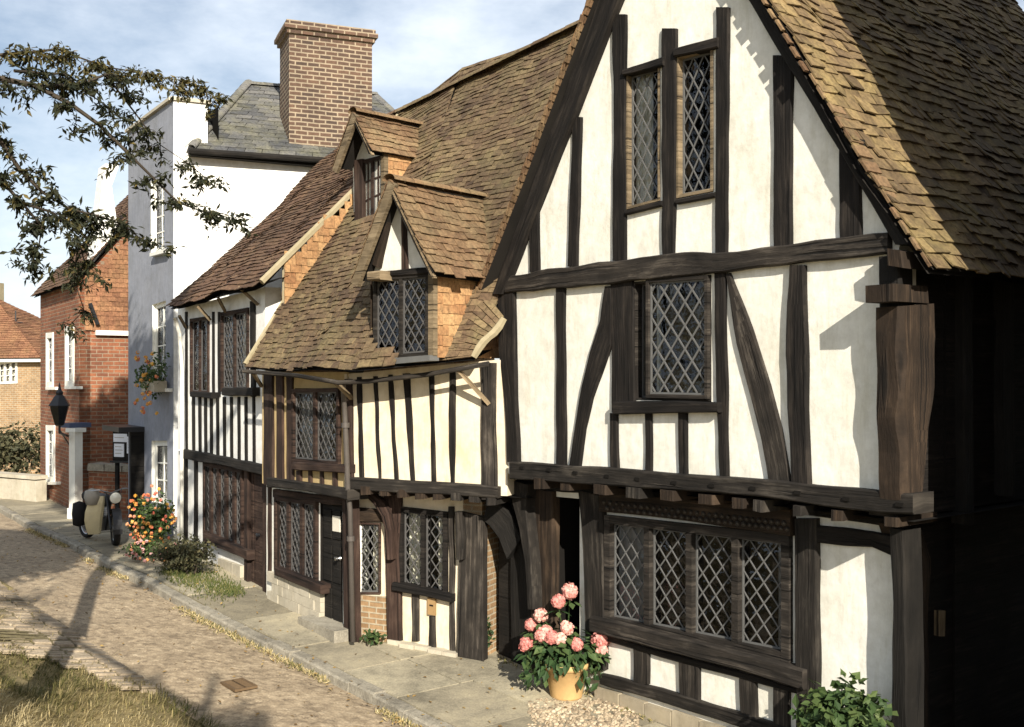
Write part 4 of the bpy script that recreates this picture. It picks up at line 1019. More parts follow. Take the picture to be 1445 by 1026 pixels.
# ================================================================== 4 white rendered house with slate roof
def white_house():
    h = thing('rendered_house', 'tall rendered house, white side and front greyed as shade, slate roof and broad brick chimney', 'house', G4.P(-1, gz(20)))
    w = [[(213, 256), (232, 250), (232, 352), (213, 358)], [(215, 430), (234, 424), (234, 547), (215, 548)], [(214, 622), (236, 622), (236, 712), (214, 708)]]
    uL = G4.uv(181, 300)[0]; zt = G4.uv(244, 141)[1]
    wall('front_wall', G4, [(uL, -.2), (0, -.2), (0, zt), (uL, zt)], [q(G4, x) for x in w], h, M['grey'], uvs=True, thick=.35, reveal=M['paint'], pocket=.5, label='rendered street front coloured blue grey for its shade')
    for x in w[:2]: window(G4, x, h, M['paint'], lights=1, fw=.08, mw=.06, lat=None, grid=(2, 4), recess=.1, proud=-.06)
    window(G4, w[2], h, M['paint'], lights=1, fw=.1, lat=None, grid=(2, 3), recess=.1, proud=-.06, curtain=[(0, .1, .55)])
    for (x0, y0, x1, y1) in ((211, 357, 234, 351), (212, 548, 236, 548)):
        s_ = MB(); s_.prism(G4, q(G4, [(x0, y0), (x1, y1), (x1, y1+5), (x0, y0+5)], .1), -.1, .1); s_.build('window_sill', M['paint'], h)
    zs = S4.uv(268, 212)[1]
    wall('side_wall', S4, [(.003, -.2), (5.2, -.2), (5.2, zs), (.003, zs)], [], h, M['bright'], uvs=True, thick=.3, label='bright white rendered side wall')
    # parapet end of the street front, coping
    mb = MB(); mb.prism(S4, [(0.003, zs), (.62, zs), (.62, zt-.02), (.003, zt-.02)], -.3, .003); mb.build('parapet', M['bright'], h)
    mb = MB(); mb.prism(S4, [(-.05, zt-.015), (.68, zt-.015), (.68, zt+.05), (-.05, zt+.05)], -.34, .05)
    mb.prism(G4, [(uL-.05, zt+.003), (-.08, zt+.003), (-.08, zt+.06), (uL-.05, zt+.06)], -.4, .06); mb.build('coping', M['stone'], h)
    # slate roof
    OV = .22; tan = math.tan(math.radians(38)); inn = V((-S4.n[0], -S4.n[1], 0))
    E0 = S4.at(268, 211, OV); E1 = S4.at(640, 236, OV)
    def os(px, py):
        nr = V((-tan*inn.x, -tan*inn.y, 1)); d = V(((px-CX)/F, 1, -(py-CY)/F)); o = V((0, 0, H)); return o+d*((E0-o).dot(nr)/d.dot(nr))
    R0 = os(350, 118); R1 = os(530, 133)
    rf = MB(); tiles(rf, E0, E1, R1, R0, tw=.32, gauge=.2, lift=.02, seed=61, sag=.02, thick=.01)
    Eb = E0+inn*7.0
    tiles(rf, Eb, E0, R0, R0+inn*.6, tw=.32, gauge=.2, lift=.02, seed=62, sag=.02, thick=.01)
    ridge_caps(rf, R0, R1, .12, t=.9)
    ridge_caps(rf, E0+UP*.05, R0+UP*.05, .1, t=.95); ridge_caps(rf, R1, E1, .1, t=.95)
    roof = rf.build('roof', [M['slate'], M['oakblack']], h)
    g = MB(); g.tube([S4.at(266, 213, OV+.05), S4.at(455, 226, OV+.05), S4.at(640, 240, OV+.05)], .06, 8)
    g.prism(S4, [(S4.uv(266, 214)[0], zs-.12), (5.2, zs-.12), (5.2, zs+.02), (S4.uv(266, 214)[0], zs+.02)], .0, .16); g.build('gutter', M['oakblack'], h)
    # chimney
    CP = Plane(((408-CX)/F*20.75, 20.75), (.93, .37)); w_ = CP.uv(525, 150)[0]; zb = CP.uv(450, 222)[1]; ztp = CP.uv(450, 52)[1]
    c = MB(); c.prism(CP, [(0, zb-.3), (w_, zb-.3), (w_, ztp), (0, ztp)], -1.0, 0)
    for k, (dz, o) in enumerate(((0, .05), (.085, .1), (.17, .06))): c.prism(CP, [(-o, ztp+dz+.002), (w_+o, ztp+dz+.002), (w_+o, ztp+dz+.085), (-o, ztp+dz+.085)], -1.0-o, o)
    ch = c.build('chimney', M['brick_chim'], h)
    fl = MB()
    for u0, u1 in ((-.2, -.003), (w_+.003, w_+.16)): fl.prism(CP, [(u0, zb-.05), (u1, zb-.05), (u1, zb+.1), (u0, zb+.02)], -1.0, .03)
    fl.build('flashing', M['lead'], ch)
    # dark timber porch at the far end of the front
    ph = MB(); u0, u1 = G4.uv(184, 650)[0], G4.uv(206, 650)[0]
    a = [(u0-.5, 2.32), (u1, 2.32)]
    zc = G4.uv(195, 608)[1]
    ph.prism(G4, [(u0-.3, zc), (u1-.1, zc), (u1-.1, zc+.1), (u0-.3, zc+.1)], -.05, .5)
    pc = ph.build('porch_hood', M['iron'], h)
    pp = MB(); pp.prism(G4, [(u1-.25, .1), (u1-.12, .1), (u1-.12, zc), (u1-.25, zc)], .0, .26); pp.build('porch_side', M['oakblack'], h)
white_house()

# ================================================================== 5 red brick house
def brick_house():
    h = thing('brick_house', 'red brick house with white sash windows behind the wall lantern', 'house', F5.P(-2, gz(26)))
    uL = F5.uv(57, 500)[0]; zt = F5.uv(112, 396)[1]
    ws = [[(66, 470), (76, 469), (76, 546), (66, 546)], [(93, 461), (105, 459), (105, 545), (93, 545)], [(66, 600), (78, 600), (78, 680), (66, 680)]]
    wall('front_wall', F5, [(uL, -.3), (0, -.3), (0, zt), (uL, zt)], [q(F5, x) for x in ws], h, M['brick_red'], uvs=True, reveal=M['paint'], pocket=.3)
    for x in ws:
        window(F5, x, h, M['paint'], lights=1, fw=.14, lat=None, grid=(2, 4), recess=.05, proud=.03, curtain=[(0, .0, 1.0)])
        s_ = MB(); x0, x1 = x[3][0]-2, x[2][0]+2; y = x[3][1]; s_.prism(F5, q(F5, [(x0, y), (x1, y), (x1, y+4), (x0, y+4)], .1), -.05, .1); s_.build('window_sill', M['paint'], h)
    # gabled side wall, upper part tile-hung
    def sv(x, y): return S5.uv(x, y)
    apu = 3.6; apz = zt+apu*1.18
    wall('side_wall', S5, [(.003, -.3), (7.2, -.3), (7.2, zt), (apu, apz), (.003, zt)], [], h, M['brick_red'], uvs=True, label='brick gable wall with tile hanging above')
    tb = MB(); zq = sv(150, 466)[1]
    def ins(a, b): return zq+(apz-zq)*b < zt-.1+min(a*7.2, 7.2-a*7.2)*1.18
    tiles(tb, S5.P(.12, zq, .03), S5.P(7.2, zq, .03), S5.P(7.2, apz, .03), S5.P(.12, apz, .03), tw=.17, gauge=.11, lift=.03, seed=71, sag=.01, inside=ins)
    tb.build('tile_hanging', [M['tile_orange'], M['brick_red']], h)
    lb = MB(); lb.prism(S5, [(.35, zq-.12), (7, zq-.12), (7, zq-.01), (.35, zq-.01)], 0, .12); lb.build('ledge', M['paint'], h)
    ins_ = V((S5.d[0], S5.d[1], 0)); nv = V((S5.n[0], S5.n[1], 0))*.12; fd = V((F5.d[0], F5.d[1], 0))
    E0 = F5.P(uL, zt-.05, .2)-fd*.15; E1 = F5.P(0, zt-.05, .2)+fd*.15; A1 = S5.P(apu, apz+.12)+fd*.15; A0 = A1-fd*(-uL+.3)
    rf = MB(); tiles(rf, E0, E1, A1, A0, tw=.2, gauge=.13, lift=.03, seed=72, sag=.03)
    K1 = S5.P(7.2, zt)+fd*.15; tiles(rf, K1, K1-fd*(-uL+.3), A0, A1, tw=.4, gauge=.3, lift=.03, seed=73)
    rf.build('roof', [M['tile_red'], M['oakblack']], h)
    # whitewashed gable stack near the verge
    cp = S5.P(*S5.uv(146, 330)); u = S5.uv(136, 300)[0]; u2 = S5.uv(166, 300)[0]
    c = MB(); zc = S5.uv(150, 232)[1]; c.prism(S5, [(u-.1, zt+.4), (u2, zt+1.2), (u2-.15, zc-.5), (u+.5, zc), (u+.18, zc)], -.6, .06)
    c.build('chimney', M['bright'], h)
    p = MB(); p.tube([S5.at(127, 428, .1), S5.at(138, 458, .12)], .05, 6); p.build('waste_pipe', M['iron'], h)
    # door case: white pilaster and blue hood
    pc = MB(); zc = F5.uv(100, 606)[1]
    pz = ground_at(107, 736).z
    o = ground_at(107, 737); pc.box((o.x, o.y, (zc+o.z)/2+.02), (.09, -.06, 0), (.055, .08, 0), (0, 0, (zc-o.z)/2)); pc.box((o.x, o.y, zc+.06), (.14, -.08, 0), (.08, .11, 0), (0, 0, .045)); pc.box((o.x, o.y, o.z+.2), (.115, -.075, 0), (.07, .1, 0), (0, 0, .12))
    pc.build('porch_column', M['paint'], h)
    hd = MB(); hd.box((o.x-.1, o.y+.25, zc+.16), (.15, -.11, 0), (.16, .22, 0), (0, 0, .05)); hd.build('porch_hood', M['bluelead'], h)
    ab = MB(); b0 = S5.P(S5.uv(118, 650)[0], 0, .02)
brick_house()

# ================================================================== 6 far cottage, walls and bits at the lane's end
def far_cottage():
    P = Plane(((57-CX)/F*36, 36), (.95, -.31))
    h = thing('brick_cottage', 'distant brick cottage with hipped tiled roof at the far left end of the lane', 'house', P.P(-4, .3))
    uL = -7.5; zt = P.uv(40, 506)[1]; w = [(-2, 512), (25, 508), (25, 541), (-2, 542)]
    wall('wall', P, [(uL, -.3), (.0, -.3), (0, zt), (uL, zt)], [q(P, w)], h, M['brick_orange'], uvs=True, reveal=M['paint'])
    window(P, w, h, M['paint'], lights=3, fw=.08, mw=.08, lat=None, grid=(1, 3), recess=.03, curtain=[(i, 0, 1) for i in range(3)])
    FE = P.flank(0); wall('end_wall', FE, [(0.003, -.3), (6, -.3), (6, zt), (.003, zt)], [], h, M['brick_orange'], uvs=True)
    E0, E1 = P.P(uL-.2, zt, .3), P.P(.3, zt, .3); bk = V((-P.n[0], -P.n[1], 0)); dd = V((P.d[0], P.d[1], 0))
    R1 = E1-dd*4.2+bk*2.4+UP*2.3; R0 = E0+bk*2.4+UP*2.3
    rf = MB(); tiles(rf, E0, E1, R1, R0, tw=.22, gauge=.15, lift=.04, seed=81); tiles(rf, E1, E1+bk*4.8, R1, R1, tw=.22, gauge=.15, lift=.04, seed=82)
    rf.build('roof', [M['tile_orange'], M['oakblack']], h)
    ed = MB(); ed.prism(P, [(uL-.2, zt-.12), (.25, zt-.12), (.25, zt-.02), (uL-.2, zt-.02)], .05, .28); ed.build('eaves_board', M['paint'], h)
    c = MB(); q0 = P.P(P.uv(-92, 440)[0], 0, -2.4); c.box((q0.x, q0.y, zt+1.2), (.4, -.1, 0), (.1, .4, 0), (0, 0, 1.7)); c.build('chimney', M['mortar'], h)
    a = MB(); q1 = P.at(22, 458, -1.2); a.tube([q1-UP*.6, q1+UP*.5], .025, 5); a.tube([q1+V((-.25, 0, .08)), q1+V((.25, 0, .08))], .02, 5); a.build('aerial', M['iron'], h)
far_cottage()

def small_walls():
    # pale garden wall beyond the lane at far left
    mb = MB(); a, b = ground_at(-60, 700), ground_at(59, 712); d = (b-a).normalized(); s = V((-d.y, d.x, 0))*.15
    for i in range(7):
        p = a.lerp(b, i/7); e = a.lerp(b, (i+1)/7-.004); hh = .62+R.uniform(-.02, .02)
        mb.box((p+e)/2+UP*hh/2, (e-p)/2, s, UP*hh/2)
    for i in range(5):
        p = a.lerp(b, i/5); e = a.lerp(b, (i+1)/5-.004); mb.box((p+e)/2+UP*.69, (e-p)/2, s*1.3, UP*.045)
    tag(mb.build('garden_wall', M['stone'], origin=a), 'low pale stone wall at the far left end of the lane', 'wall')
    # low brick wall with stone coping between the brick house and the grey front
    h = thing('yard_wall', 'low dark red brick wall with rough stone coping behind the motorcycle', 'wall', (-8.6, 23.6, gz(24)))
    WP = Plane((-9.2, 24.0), (.84, -.30)); u1 = 2.4; g0 = gz(24)
    mb = MB(); mb.prism(WP, [(0, g0-.1), (u1, g0-.1), (u1, g0+1.15), (0, g0+1.15)], -.3, 0); mb.build('brickwork', M['brick_red'], h)
    c = MB()
    for i in range(5):
        u = i*u1/5; c.prism(WP, [(u+.01, g0+1.155), (u+u1/5-.01, g0+1.155), (u+u1/5-.03, g0+1.3+R.uniform(-.03, .03)), (u+.03, g0+1.32)], -.36, .06)
    c.build('coping', M['kerb'], h)
    # notice board under the dark porch
    NP = Plane((-8.05, 22.95), (.93, -.30)); n = thing('notice_board', 'dark framed notice board with white papers under the dark porch hood', 'notice board', NP.P(.4, 1.6))
    u0, z0 = NP.uv(159, 650); u1, z1 = NP.uv(188, 606)
    mb = MB(); mb.prism(NP, [(u0, z0), (u1, z0), (u1, z1), (u0, z1)], -.08, 0)
    for ux in (u0+.05, u1-.1): mb.prism(NP, [(ux, gz(23)-.1), (ux+.07, gz(23)-.1), (ux+.07, z0), (ux, z0)], -.08, -.01)
    mb.build('board', M['oakblack'], n)
    mb = MB()
    for b, nm in (((u0-.05, z1+.002, u1+.05, z1+.05), 'hood'), ((u0-.03, z0-.04, u1+.03, z0-.002), 'ledge')):
        mb = MB(); mb.prism(NP, [(b[0], b[1]), (b[2], b[1]), (b[2], b[3]), (b[0], b[3])], -.1, .06); mb.build(nm, M['iron'], n)
    for (x0, y0, x1, y1) in ((160, 612, 179, 624), (161, 626, 175, 645), (179, 616, 184, 640)):
        a, b = NP.uv(x0, y0, .01), NP.uv(x1, y1, .01); p = MB(); p.prism(NP, [(a[0], b[1]), (b[0], b[1]), (b[0], a[1]), (a[0], a[1])], .001, .012)
        pb = p.build('notice', M['paper'], n)
        l = MB(); kk = max(2, int((a[1]-b[1])/.06))
        for i in range(1, kk):
            z = a[1]+(b[1]-a[1])*i/kk; l.prism(NP, [(a[0]+.03, z), (b[0]-.03-.04*(i % 2), z), (b[0]-.03-.04*(i % 2), z+.012), (a[0]+.03, z+.012)], .012, .014)
        l.build('print_lines', M['canvas'], pb)
    # wall lantern
    c = F5.at(84, 600, .75); lt = thing('wall_lantern', 'black iron street lantern on a bracket against the red brick house', 'lantern', c)
    k = 1.0; m = MB(); m.lathe(c, [(.05, -.02), (.1, .0), (.2, .4), (.24, .42), (.21, .46), (.11, .62), (.07, .65), (.085, .7), (.04, .76), (.018, .87), (.001, .92)], 6); m.build('lamp_case', M['iron'], lt)
    m = MB()
    for i in range(6):
        g = math.pi*2*i/6+.3
    m.tube([c+V((0, 0, 0)), c+V((0, 0, -.16)), F5.at(98, 616, .2), F5.at(104, 617, .0)], .025, 6); m.tube([c+V((0, 0, -.1)), F5.at(100, 632, .05)], .018, 6); m.build('bracket', M['iron'], lt)
    g = MB(); g.lathe(c, [(.108, .03), (.205, .38)], 6); g.build('lamp_glass', M['glass'], lt)
small_walls()

# ================================================================== right hand neighbour (beyond the frame) that shades the passage
def neighbour():
    o = F1.P(UR1+1.2, 0, .12); P = Plane((o.x, o.y), d1)
    h = thing('neighbour_house', 'tall dark brick house across the passage to the right of the timbered house', 'house', o)
    w1 = [(1.2, 1.0), (2.3, 1.0), (2.3, 2.4), (1.2, 2.4)]; w2 = [(1.2, 4.2), (2.3, 4.2), (2.3, 5.8), (1.2, 5.8)]; w3 = [(1.2, 7.0), (2.3, 7.0), (2.3, 8.3), (1.2, 8.3)]
    wall('front_wall', P, [(0, -.3), (6, -.3), (6, 9.4), (0, 9.4)], [w1, w2, w3], h, M['brick_dark'], uvs=True, reveal=M['paint'])
    for w in (w1, w2, w3):
        fr = MB(); gl = MB()
        (a, b), (c, d) = w[0], w[2]
        for x0, y0, x1, y1 in ((a, b, a+.06, d), (c-.06, b, c, d), (a+.06, b, c-.06, b+.06), (a+.06, d-.06, c-.06, d), (a+.06, (b+d)/2-.03, c-.06, (b+d)/2+.03)): fr.prism(P, [(x0, y0), (x1, y0), (x1, y1), (x0, y1)], -.12, -.05)
        gl.face([P.P(a+.06, b+.06, -.09), P.P(c-.06, b+.06, -.09), P.P(c-.06, d-.06, -.09), P.P(a+.06, d-.06, -.09)])
        wf = fr.build('window', M['paint'], h); gl.build('glass', M['glass'], wf)
    sp = Plane((o.x, o.y), (n1[0], n1[1]))
    sb = MB(); sb.prism(sp, [(-8, -.3), (-.003, -.3), (-.003, 9.4), (-8, 9.4)], -.3, 0); sb.build('side_wall', M['brick_dark'], h)
    dd = V((d1[0], d1[1], 0)); bk = V((.785, .62, 0)); E0 = P.P(-.15, 9.4, .25); E1 = P.P(6.2, 9.4, .25)
    rf = MB(); tiles(rf, E0, E1, E1+bk*4.2+UP*3.2, E0+bk*4.2+UP*3.2, tw=.3, gauge=.25, lift=.05, seed=91)
    rf.face([E0+bk*4.2+UP*3.2, E1+bk*4.2+UP*3.2, E1+bk*8.4, E0+bk*8.4], m=1); rf.face([P.P(0.01, 9.4, .0), P.P(0.01, 12.5, -4.1), P.P(.01, 9.4, -8)], m=1)
    rf.build('roof', [M['tile_red'], M['brick_dark']], h)
neighbour()

# ================================================================== plants and small things
def hydrangea():
    rr = random.Random(12); o = ground_at(799, 983, PAVE+.0); Y = o.y
    def at(px, py, dy=0.0):
        y = Y+dy; return V(((px-CX)/F*y, y, H-(py-CY)/F*y))
    h = thing('potted_hydrangea', 'pink hydrangea in a pale terracotta pot by the dark doorway', 'potted plant', o)
    pb = MB(); s = 1.0; pb.lathe(o, [(.001, 0), (.165, 0), (.17, .02), (.222, .31), (.24, .315), (.25, .375), (.225, .375), (.21, .32), (.001, .31)], 32)
    pb.build('pot', M['terracotta'], h, smooth=True)
    top = o+UP*.36
    heads = [(805, 835, 0, 13), (787, 849, -.1, 12), (763, 868, 0, 10), (800, 886, -.15, 11), (749, 882, .05, 9), (743, 909, -.05, 12), (764, 896, -.12, 12), (777, 899, -.18, 10), (791, 902, -.2, 9), (813, 910, -.2, 10), (848, 902, -.05, 13), (849, 917, -.1, 9), (770, 846+44, -.1, 9)]
    st = MB(); lf = MB()
    for x, y, dy, r in heads:
        c = at(x, y, dy); mid = (c+top)/2+V((0, 0, .06)); st.tube([top+V((rr.uniform(-.1, .1), rr.uniform(-.08, .08), 0)), mid, c], [.009, .007, .005], 5)
        b = MB(); rad = r*Y/F; k0 = rr.choice((0, .1, .35, .55)); petal_ball(b, c+rvec(rr)*rad*.12, rad*rr.uniform(.8, 1.02), 190, rr, k0, min(1, k0+.5), .017); [petal_ball(b, c+rvec(rr)*rad*.5, rad*.55, 40, rr, k0, min(1, k0+.5), .015) for _ in range(3)]
        b.lathe(c, [(.001, -rad*.8), (rad*.6, -rad*.55), (rad*.82, 0), (rad*.6, rad*.55), (.001, rad*.8)], 10, t=.3)
        b.build('flower_head', M['hydr_pink'], h)
        for k in range(9):
            g = rr.uniform(0, 6.28); p = c+V((math.cos(g)*.04, math.sin(g)*.04, -rad*1.1)); leaf(lf, p, rr.uniform(.09, .14), V((math.cos(g)*.5, math.sin(g)*.5, 1)), V((math.cos(g), math.sin(g), -.3)), rr.random(), .62)
    for k in range(420):
        d = rvec(rr); p = at(797, 925, 0)+V((d.x*.42, d.y*.3, d.z*.3))*rr.uniform(.4, 1)
        if p.z < o.z+.2 and (p-o).xy.length < .26: continue
        leaf(lf, p, rr.uniform(.08, .145), d+UP*.8+rvec(rr)*.5, d+V((0, 0, -.4))+rvec(rr)*.5, rr.random(), .62)
    for k in range(120):
        p = at(rr.choice((755, 842, 835, 750)), rr.uniform(900, 955), rr.uniform(-.1, .1))+rvec(rr)*.09
        leaf(lf, p, rr.uniform(.08, .14), UP*.8+rvec(rr)*.8+V((0, -.5, 0)), V((0, 0, -1))+rvec(rr)*.8, rr.random(), .62)
    st.build('stems', M['greenleaf'], h); lf.build('foliage', M['hydr_leaf'], h)
hydrangea()

def bush(name, label, cat, px, py, rad, n, size, mat, fl=0, flmat=None, fr=(.2, 1), t=(.1, 1.0), wide=.55, group=None, o=None, stems=6, fs=.03):
    rr = random.Random(int(px*7+py)); o = o or ground_at(px, py, PAVE)
    h = thing(name, label, cat, o, group); lf = MB(); st = MB()
    c = o+UP*rad[2]*.95
    for b in range(7):
        d = rvec(rr); cc = c+V((d.x*rad[0], d.y*rad[1], d.z*rad[2]*.7))*.5; k = rr.uniform(.45, .7)
        leaf_ball(lf, cc, [x*k for x in rad], n//7, size, rr, *t, wide=wide, shell=.35)
    for i in range(stems):
        g = rr.uniform(0, 6.28); st.tube([o+V((math.cos(g)*.05, math.sin(g)*.05, -.02)), o+V((math.cos(g)*rad[0]*.4, math.sin(g)*rad[1]*.4, rad[2]*1.2))], [.014, .006], 5)
    st.build('stems', M['bark'], h); lf.build('foliage', mat, h)
    if fl:
        fb = MB()
        for i in range(fl):
            d = rvec(rr); d.y = -abs(d.y)*.8
            p = c+V((d.x*rad[0], d.y*rad[1], d.z*rad[2]))*rr.uniform(.75, 1.0); petal_ball(fb, p, fs*.8, 14, rr, *((lambda u: (u, min(1, u+.12)))(rr.uniform(*fr))), fs*.6)
        fb.build('blossom', flmat, h)
    return h
bush('flower_bush', 'tall bush of red, orange and yellow flowers against the grey front', 'flowers', 216, 772, (.46, .42, .56), 2400, .075, M['greenleaf'], 85, M['flower'], (.12, .66), fs=.032)
bush('flower_clump', 'low clump of pink flowers beneath the taller red and yellow bush', 'flowers', 218, 792, (.5, .36, .2), 900, .07, M['greenleaf'], 40, M['flower'], (.55, 1), fs=.03)
bush('shrub', 'dark trimmed shrub in front of the close studded house', 'shrub', 268, 812, (.62, .5, .36), 2200, .07, M['shrub'])
bush('seedling', 'small dark plant at the foot of the passage post', 'plant', 682, 925, (.14, .14, .26), 260, .07, M['greenleaf'], t=(0, .4))
bush('weed', 'tuft of weeds at the foot of the orange brick infill', 'plant', 524, 910, (.16, .12, .1), 160, .07, M['greenleaf'])
o = F1L.at(1190, 1005, .55); o.z = gz(6.5)+PAVE
bush('broadleaf_shrub', 'glossy broad leaved shrub below the right hand white panel', 'shrub', 1190, 1000, (.46, .36, .64), 1700, .1, M['greenleaf'], wide=.7, o=o)
bush('hedge_bush', 'rounded bush in front of the distant brick cottage', 'bush', 30, 660, (1.9, 1.0, 1.1), 2600, .16, M['shrub'], o=ground_at(28, 690), t=(.2, 1))
def window_box():
    o = G4.at(222, 545, .12); h = thing('window_box', 'window box of yellow and orange flowers on the grey front', 'window box', o); rr = random.Random(9)
    d = V((G4.d[0], G4.d[1], 0)); nn = V((G4.n[0], G4.n[1], 0)); b = MB(); c = o+nn*.06
    b.box(c, d*.42, nn*.12, UP*.1); b.build('box', M['stone'], h)
    lf = MB(); fb = MB()
    for k in range(7): leaf_ball(lf, c+d*(-.5+.17*k)+nn*.05+UP*rr.uniform(-.1, .45), (.2, .2, .26), 80, .08, rr)
    for k in range(34):
        p = c+d*rr.uniform(-.6, .6)+nn*rr.uniform(.1, .28)+UP*rr.uniform(-.5, .65); u = rr.choice((.25, .35, .5, .55)); petal_ball(fb, p, .032, 12, rr, u, u+.08, .024)
    lf.build('foliage', M['greenleaf'], h); fb.build('blossom', M['flower'], h)
window_box()

def lawn_strip():
    rr = random.Random(8); mb = MB()
    for k in range(2600):
        f = rr.random(); p = ground_at(232+105*f+rr.gauss(0, 6), 806+30*f+rr.gauss(0, 1)*(3+8*math.sin(f*3.1)), PAVE)
        if p.z and abs(rr.gauss(0, 1)) < 2:
            leaf(mb, p, rr.uniform(.03, .08), rvec(rr)+V((0, -1, .3)), UP+rvec(rr)*.5, rr.random(), .2)
    tag(mb.build('grass_tuft', M['lawn']), 'short grass below the dark shrub', 'grass', None, 'stuff')
lawn_strip()

def bank_grass():
    rr = random.Random(10); mb = MB(); k = 0
    while k < 30000:
        t = rr.uniform(4.5, 17); n = rr.uniform(-4.35, -.9); e = n-vn(t)
        if e < .02 or (e < .85+.35*nz(t*.8, 9.0)-max(0, 12.6-t)*.45 and t > 10.9 and rr.random() > .05) or (e < .5 and t < 10.9 and rr.random() < .35): continue
        x, y = xy(t, n); px = CX+x/y*F
        if y < 3 or px < -60 or px > 380: continue
        z = gz(t)+bank(t, n)+(.04 if t > 10.9 and e < 1.1 else 0); k += 1
        patch = nz(t*.9, n*1.3, 4.0); dry = nz(t*.5+7, n*.8, 1.0)
        ln = (.05+.11*max(0, patch+.25))*rr.uniform(.5, 1.5)*(1+.5*(rr.random() < .06))
        lean = V((.62, -.785, 0))*rr.uniform(-.2, 1.3)+V((n1[0], n1[1], 0))*rr.gauss(-.5, .5)
        d = (UP*rr.uniform(.25, 1)+lean*.8).normalized(); w = V((d.y, -d.x, 0)).normalized()*rr.uniform(.003, .006) if abs(d.x)+abs(d.y) > .01 else V((.005, 0, 0))
        p = V((x, y, z-.01)); m_ = p+d*ln*.6+UP*ln*.05; tip = p+d*ln-UP*ln*.12
        tt = min(1, max(0, .6+dry*.9+rr.gauss(0, .2)))
        mb.face([p-w, p+w, m_+w*.7, m_-w*.7], t=tt); mb.face([m_-w*.7, m_+w*.7, tip], t=tt)
    tag(mb.build('grass', M['grass']), 'dry straw coloured grass on the bank beside the lane', 'grass', None, 'stuff')
bank_grass()
def setts():
    rr = random.Random(31); mb = MB(); t = 10.9
    while t < 19.5:
        w = .085; n0 = vn(t)+.05; e = 0
        end = 1.0+.35*nz(t*.8, 9.0)-max(0, 12.6-t)*.45
        while e < end:
            ln = rr.uniform(.2, .25); P = lambda tt, nn: V((*xy(tt, nn), gz(tt)+bank(tt, nn)+.065))
            if rr.random() > .03:
                q_ = [P(t+.006, n0+e+.006), P(t+w-.006, n0+e+.006), P(t+w-.006, n0+e+ln-.006), P(t+.006, n0+e+ln-.006)]
                dz = UP*rr.uniform(-.012, .012); tt = min(1, max(0, rr.gauss(.6, .25))); cc = sum(q_, V())/4; top = [cc+(p-cc)*.88+dz for p in q_]
                mb.face(top, t=tt)
                for i in range(4): mb.face([top[i], top[(i+1) % 4], q_[(i+1) % 4]-UP*(.16 if e == 0 else .035), q_[i]-UP*(.16 if e == 0 else .035)], t=tt)
            e += ln
        P = lambda tt, nn, d: V((*xy(tt, nn), gz(tt)+bank(tt, nn)+d))
        mb.face([P(t, n0+.01, .045), P(t+w, n0+.01, .045), P(t+w, n0+max(e, .2), .045), P(t, n0+max(e, .2), .045)], m=1)
        mb.face([P(t, n0+.01, .045), P(t+w, n0+.01, .045), P(t+w, n0+.01, -.15), P(t, n0+.01, -.15)], m=1)
        t += w
    tag(mb.build('brick_strip', [M['sett'], M['joint']]), 'strip of narrow setts laid on edge between lane and grass bank', None, None, 'structure')
setts()
def bank_weed():
    o = V((*xy(8.3, -2.6), gz(8.3)+bank(8.3, -2.6)))
    o = o; bush('bank_weed', 'leafy green weed growing in the dry grass of the bank', 'plant', 105, 1000, (.2, .2, .12), 260, .07, M['greenleaf'], o=o)
bank_weed()

def litter():
    rr = random.Random(14); mb = MB()
    for k in range(800):
        t = rr.uniform(7, 24); n = kn(t)+rr.choice((rr.gauss(.12, .12), rr.uniform(0, 1.9), rr.uniform(-1.6, 0)))
        x, y = xy(t, n); z = gz(t)+(.095 if n < kn(t)-.02 else .03)
        leaf(mb, V((x, y, z+rr.uniform(0, .012))), rr.uniform(.025, .065), UP+rvec(rr)*.5, rvec(rr), rr.random(), .55)
    tag(mb.build('fallen_leaves', M['deadleaf']), 'scattered dead leaves on the cobbles and flags', 'leaves', None, 'stuff')
    mb = MB()
    for k in range(5200):
        t = rr.uniform(5, 24)
        if nz(t*1.1, 3.3) < -.12: continue
        n = kn(t)+abs(rr.gauss(0, .06))+.01; x, y = xy(t, n)
        leaf(mb, V((x, y, gz(t)-.005)), rr.uniform(.02, .075), rvec(rr)+V((0, -1, .2)), UP+rvec(rr)*.9, min(1, max(0, rr.gauss(.6, .3))), .22)
    for k in range(1500):
        t = rr.uniform(7, 17)
        if nz(t*1.7, 8.3) < 0: continue
        n = -7.05+rr.gauss(0, .05)-(.75 if t < 10 else 0); x, y = xy(t, n)
        leaf(mb, V((x, y, gz(t)+PAVE-.005)), rr.uniform(.02, .06), rvec(rr)+V((0, -1, .2)), UP+rvec(rr)*.9, rr.random(), .3)
    tag(mb.build('kerb_weeds', M['grass']), 'dry weeds along the foot of the kerb', 'weeds', None, 'stuff')
    mb = MB()
    for k in range(1000):
        p = ground_at(rr.uniform(745, 900), rr.uniform(985, 1045), PAVE)
        if (p-ground_at(820, 1020, PAVE)).length > .75: continue
        r = rr.uniform(.014, .03); mb.lathe(p, [(r, -.01), (r*.9, .006), (r*.5, .014), (.001, .017)], 7, t=rr.random())
    tag(mb.build('cobble_patch', M['cobble'], smooth=True), 'patch of small rounded cobbles in front of the terracotta pot', 'cobbles', None, 'stuff')
litter()

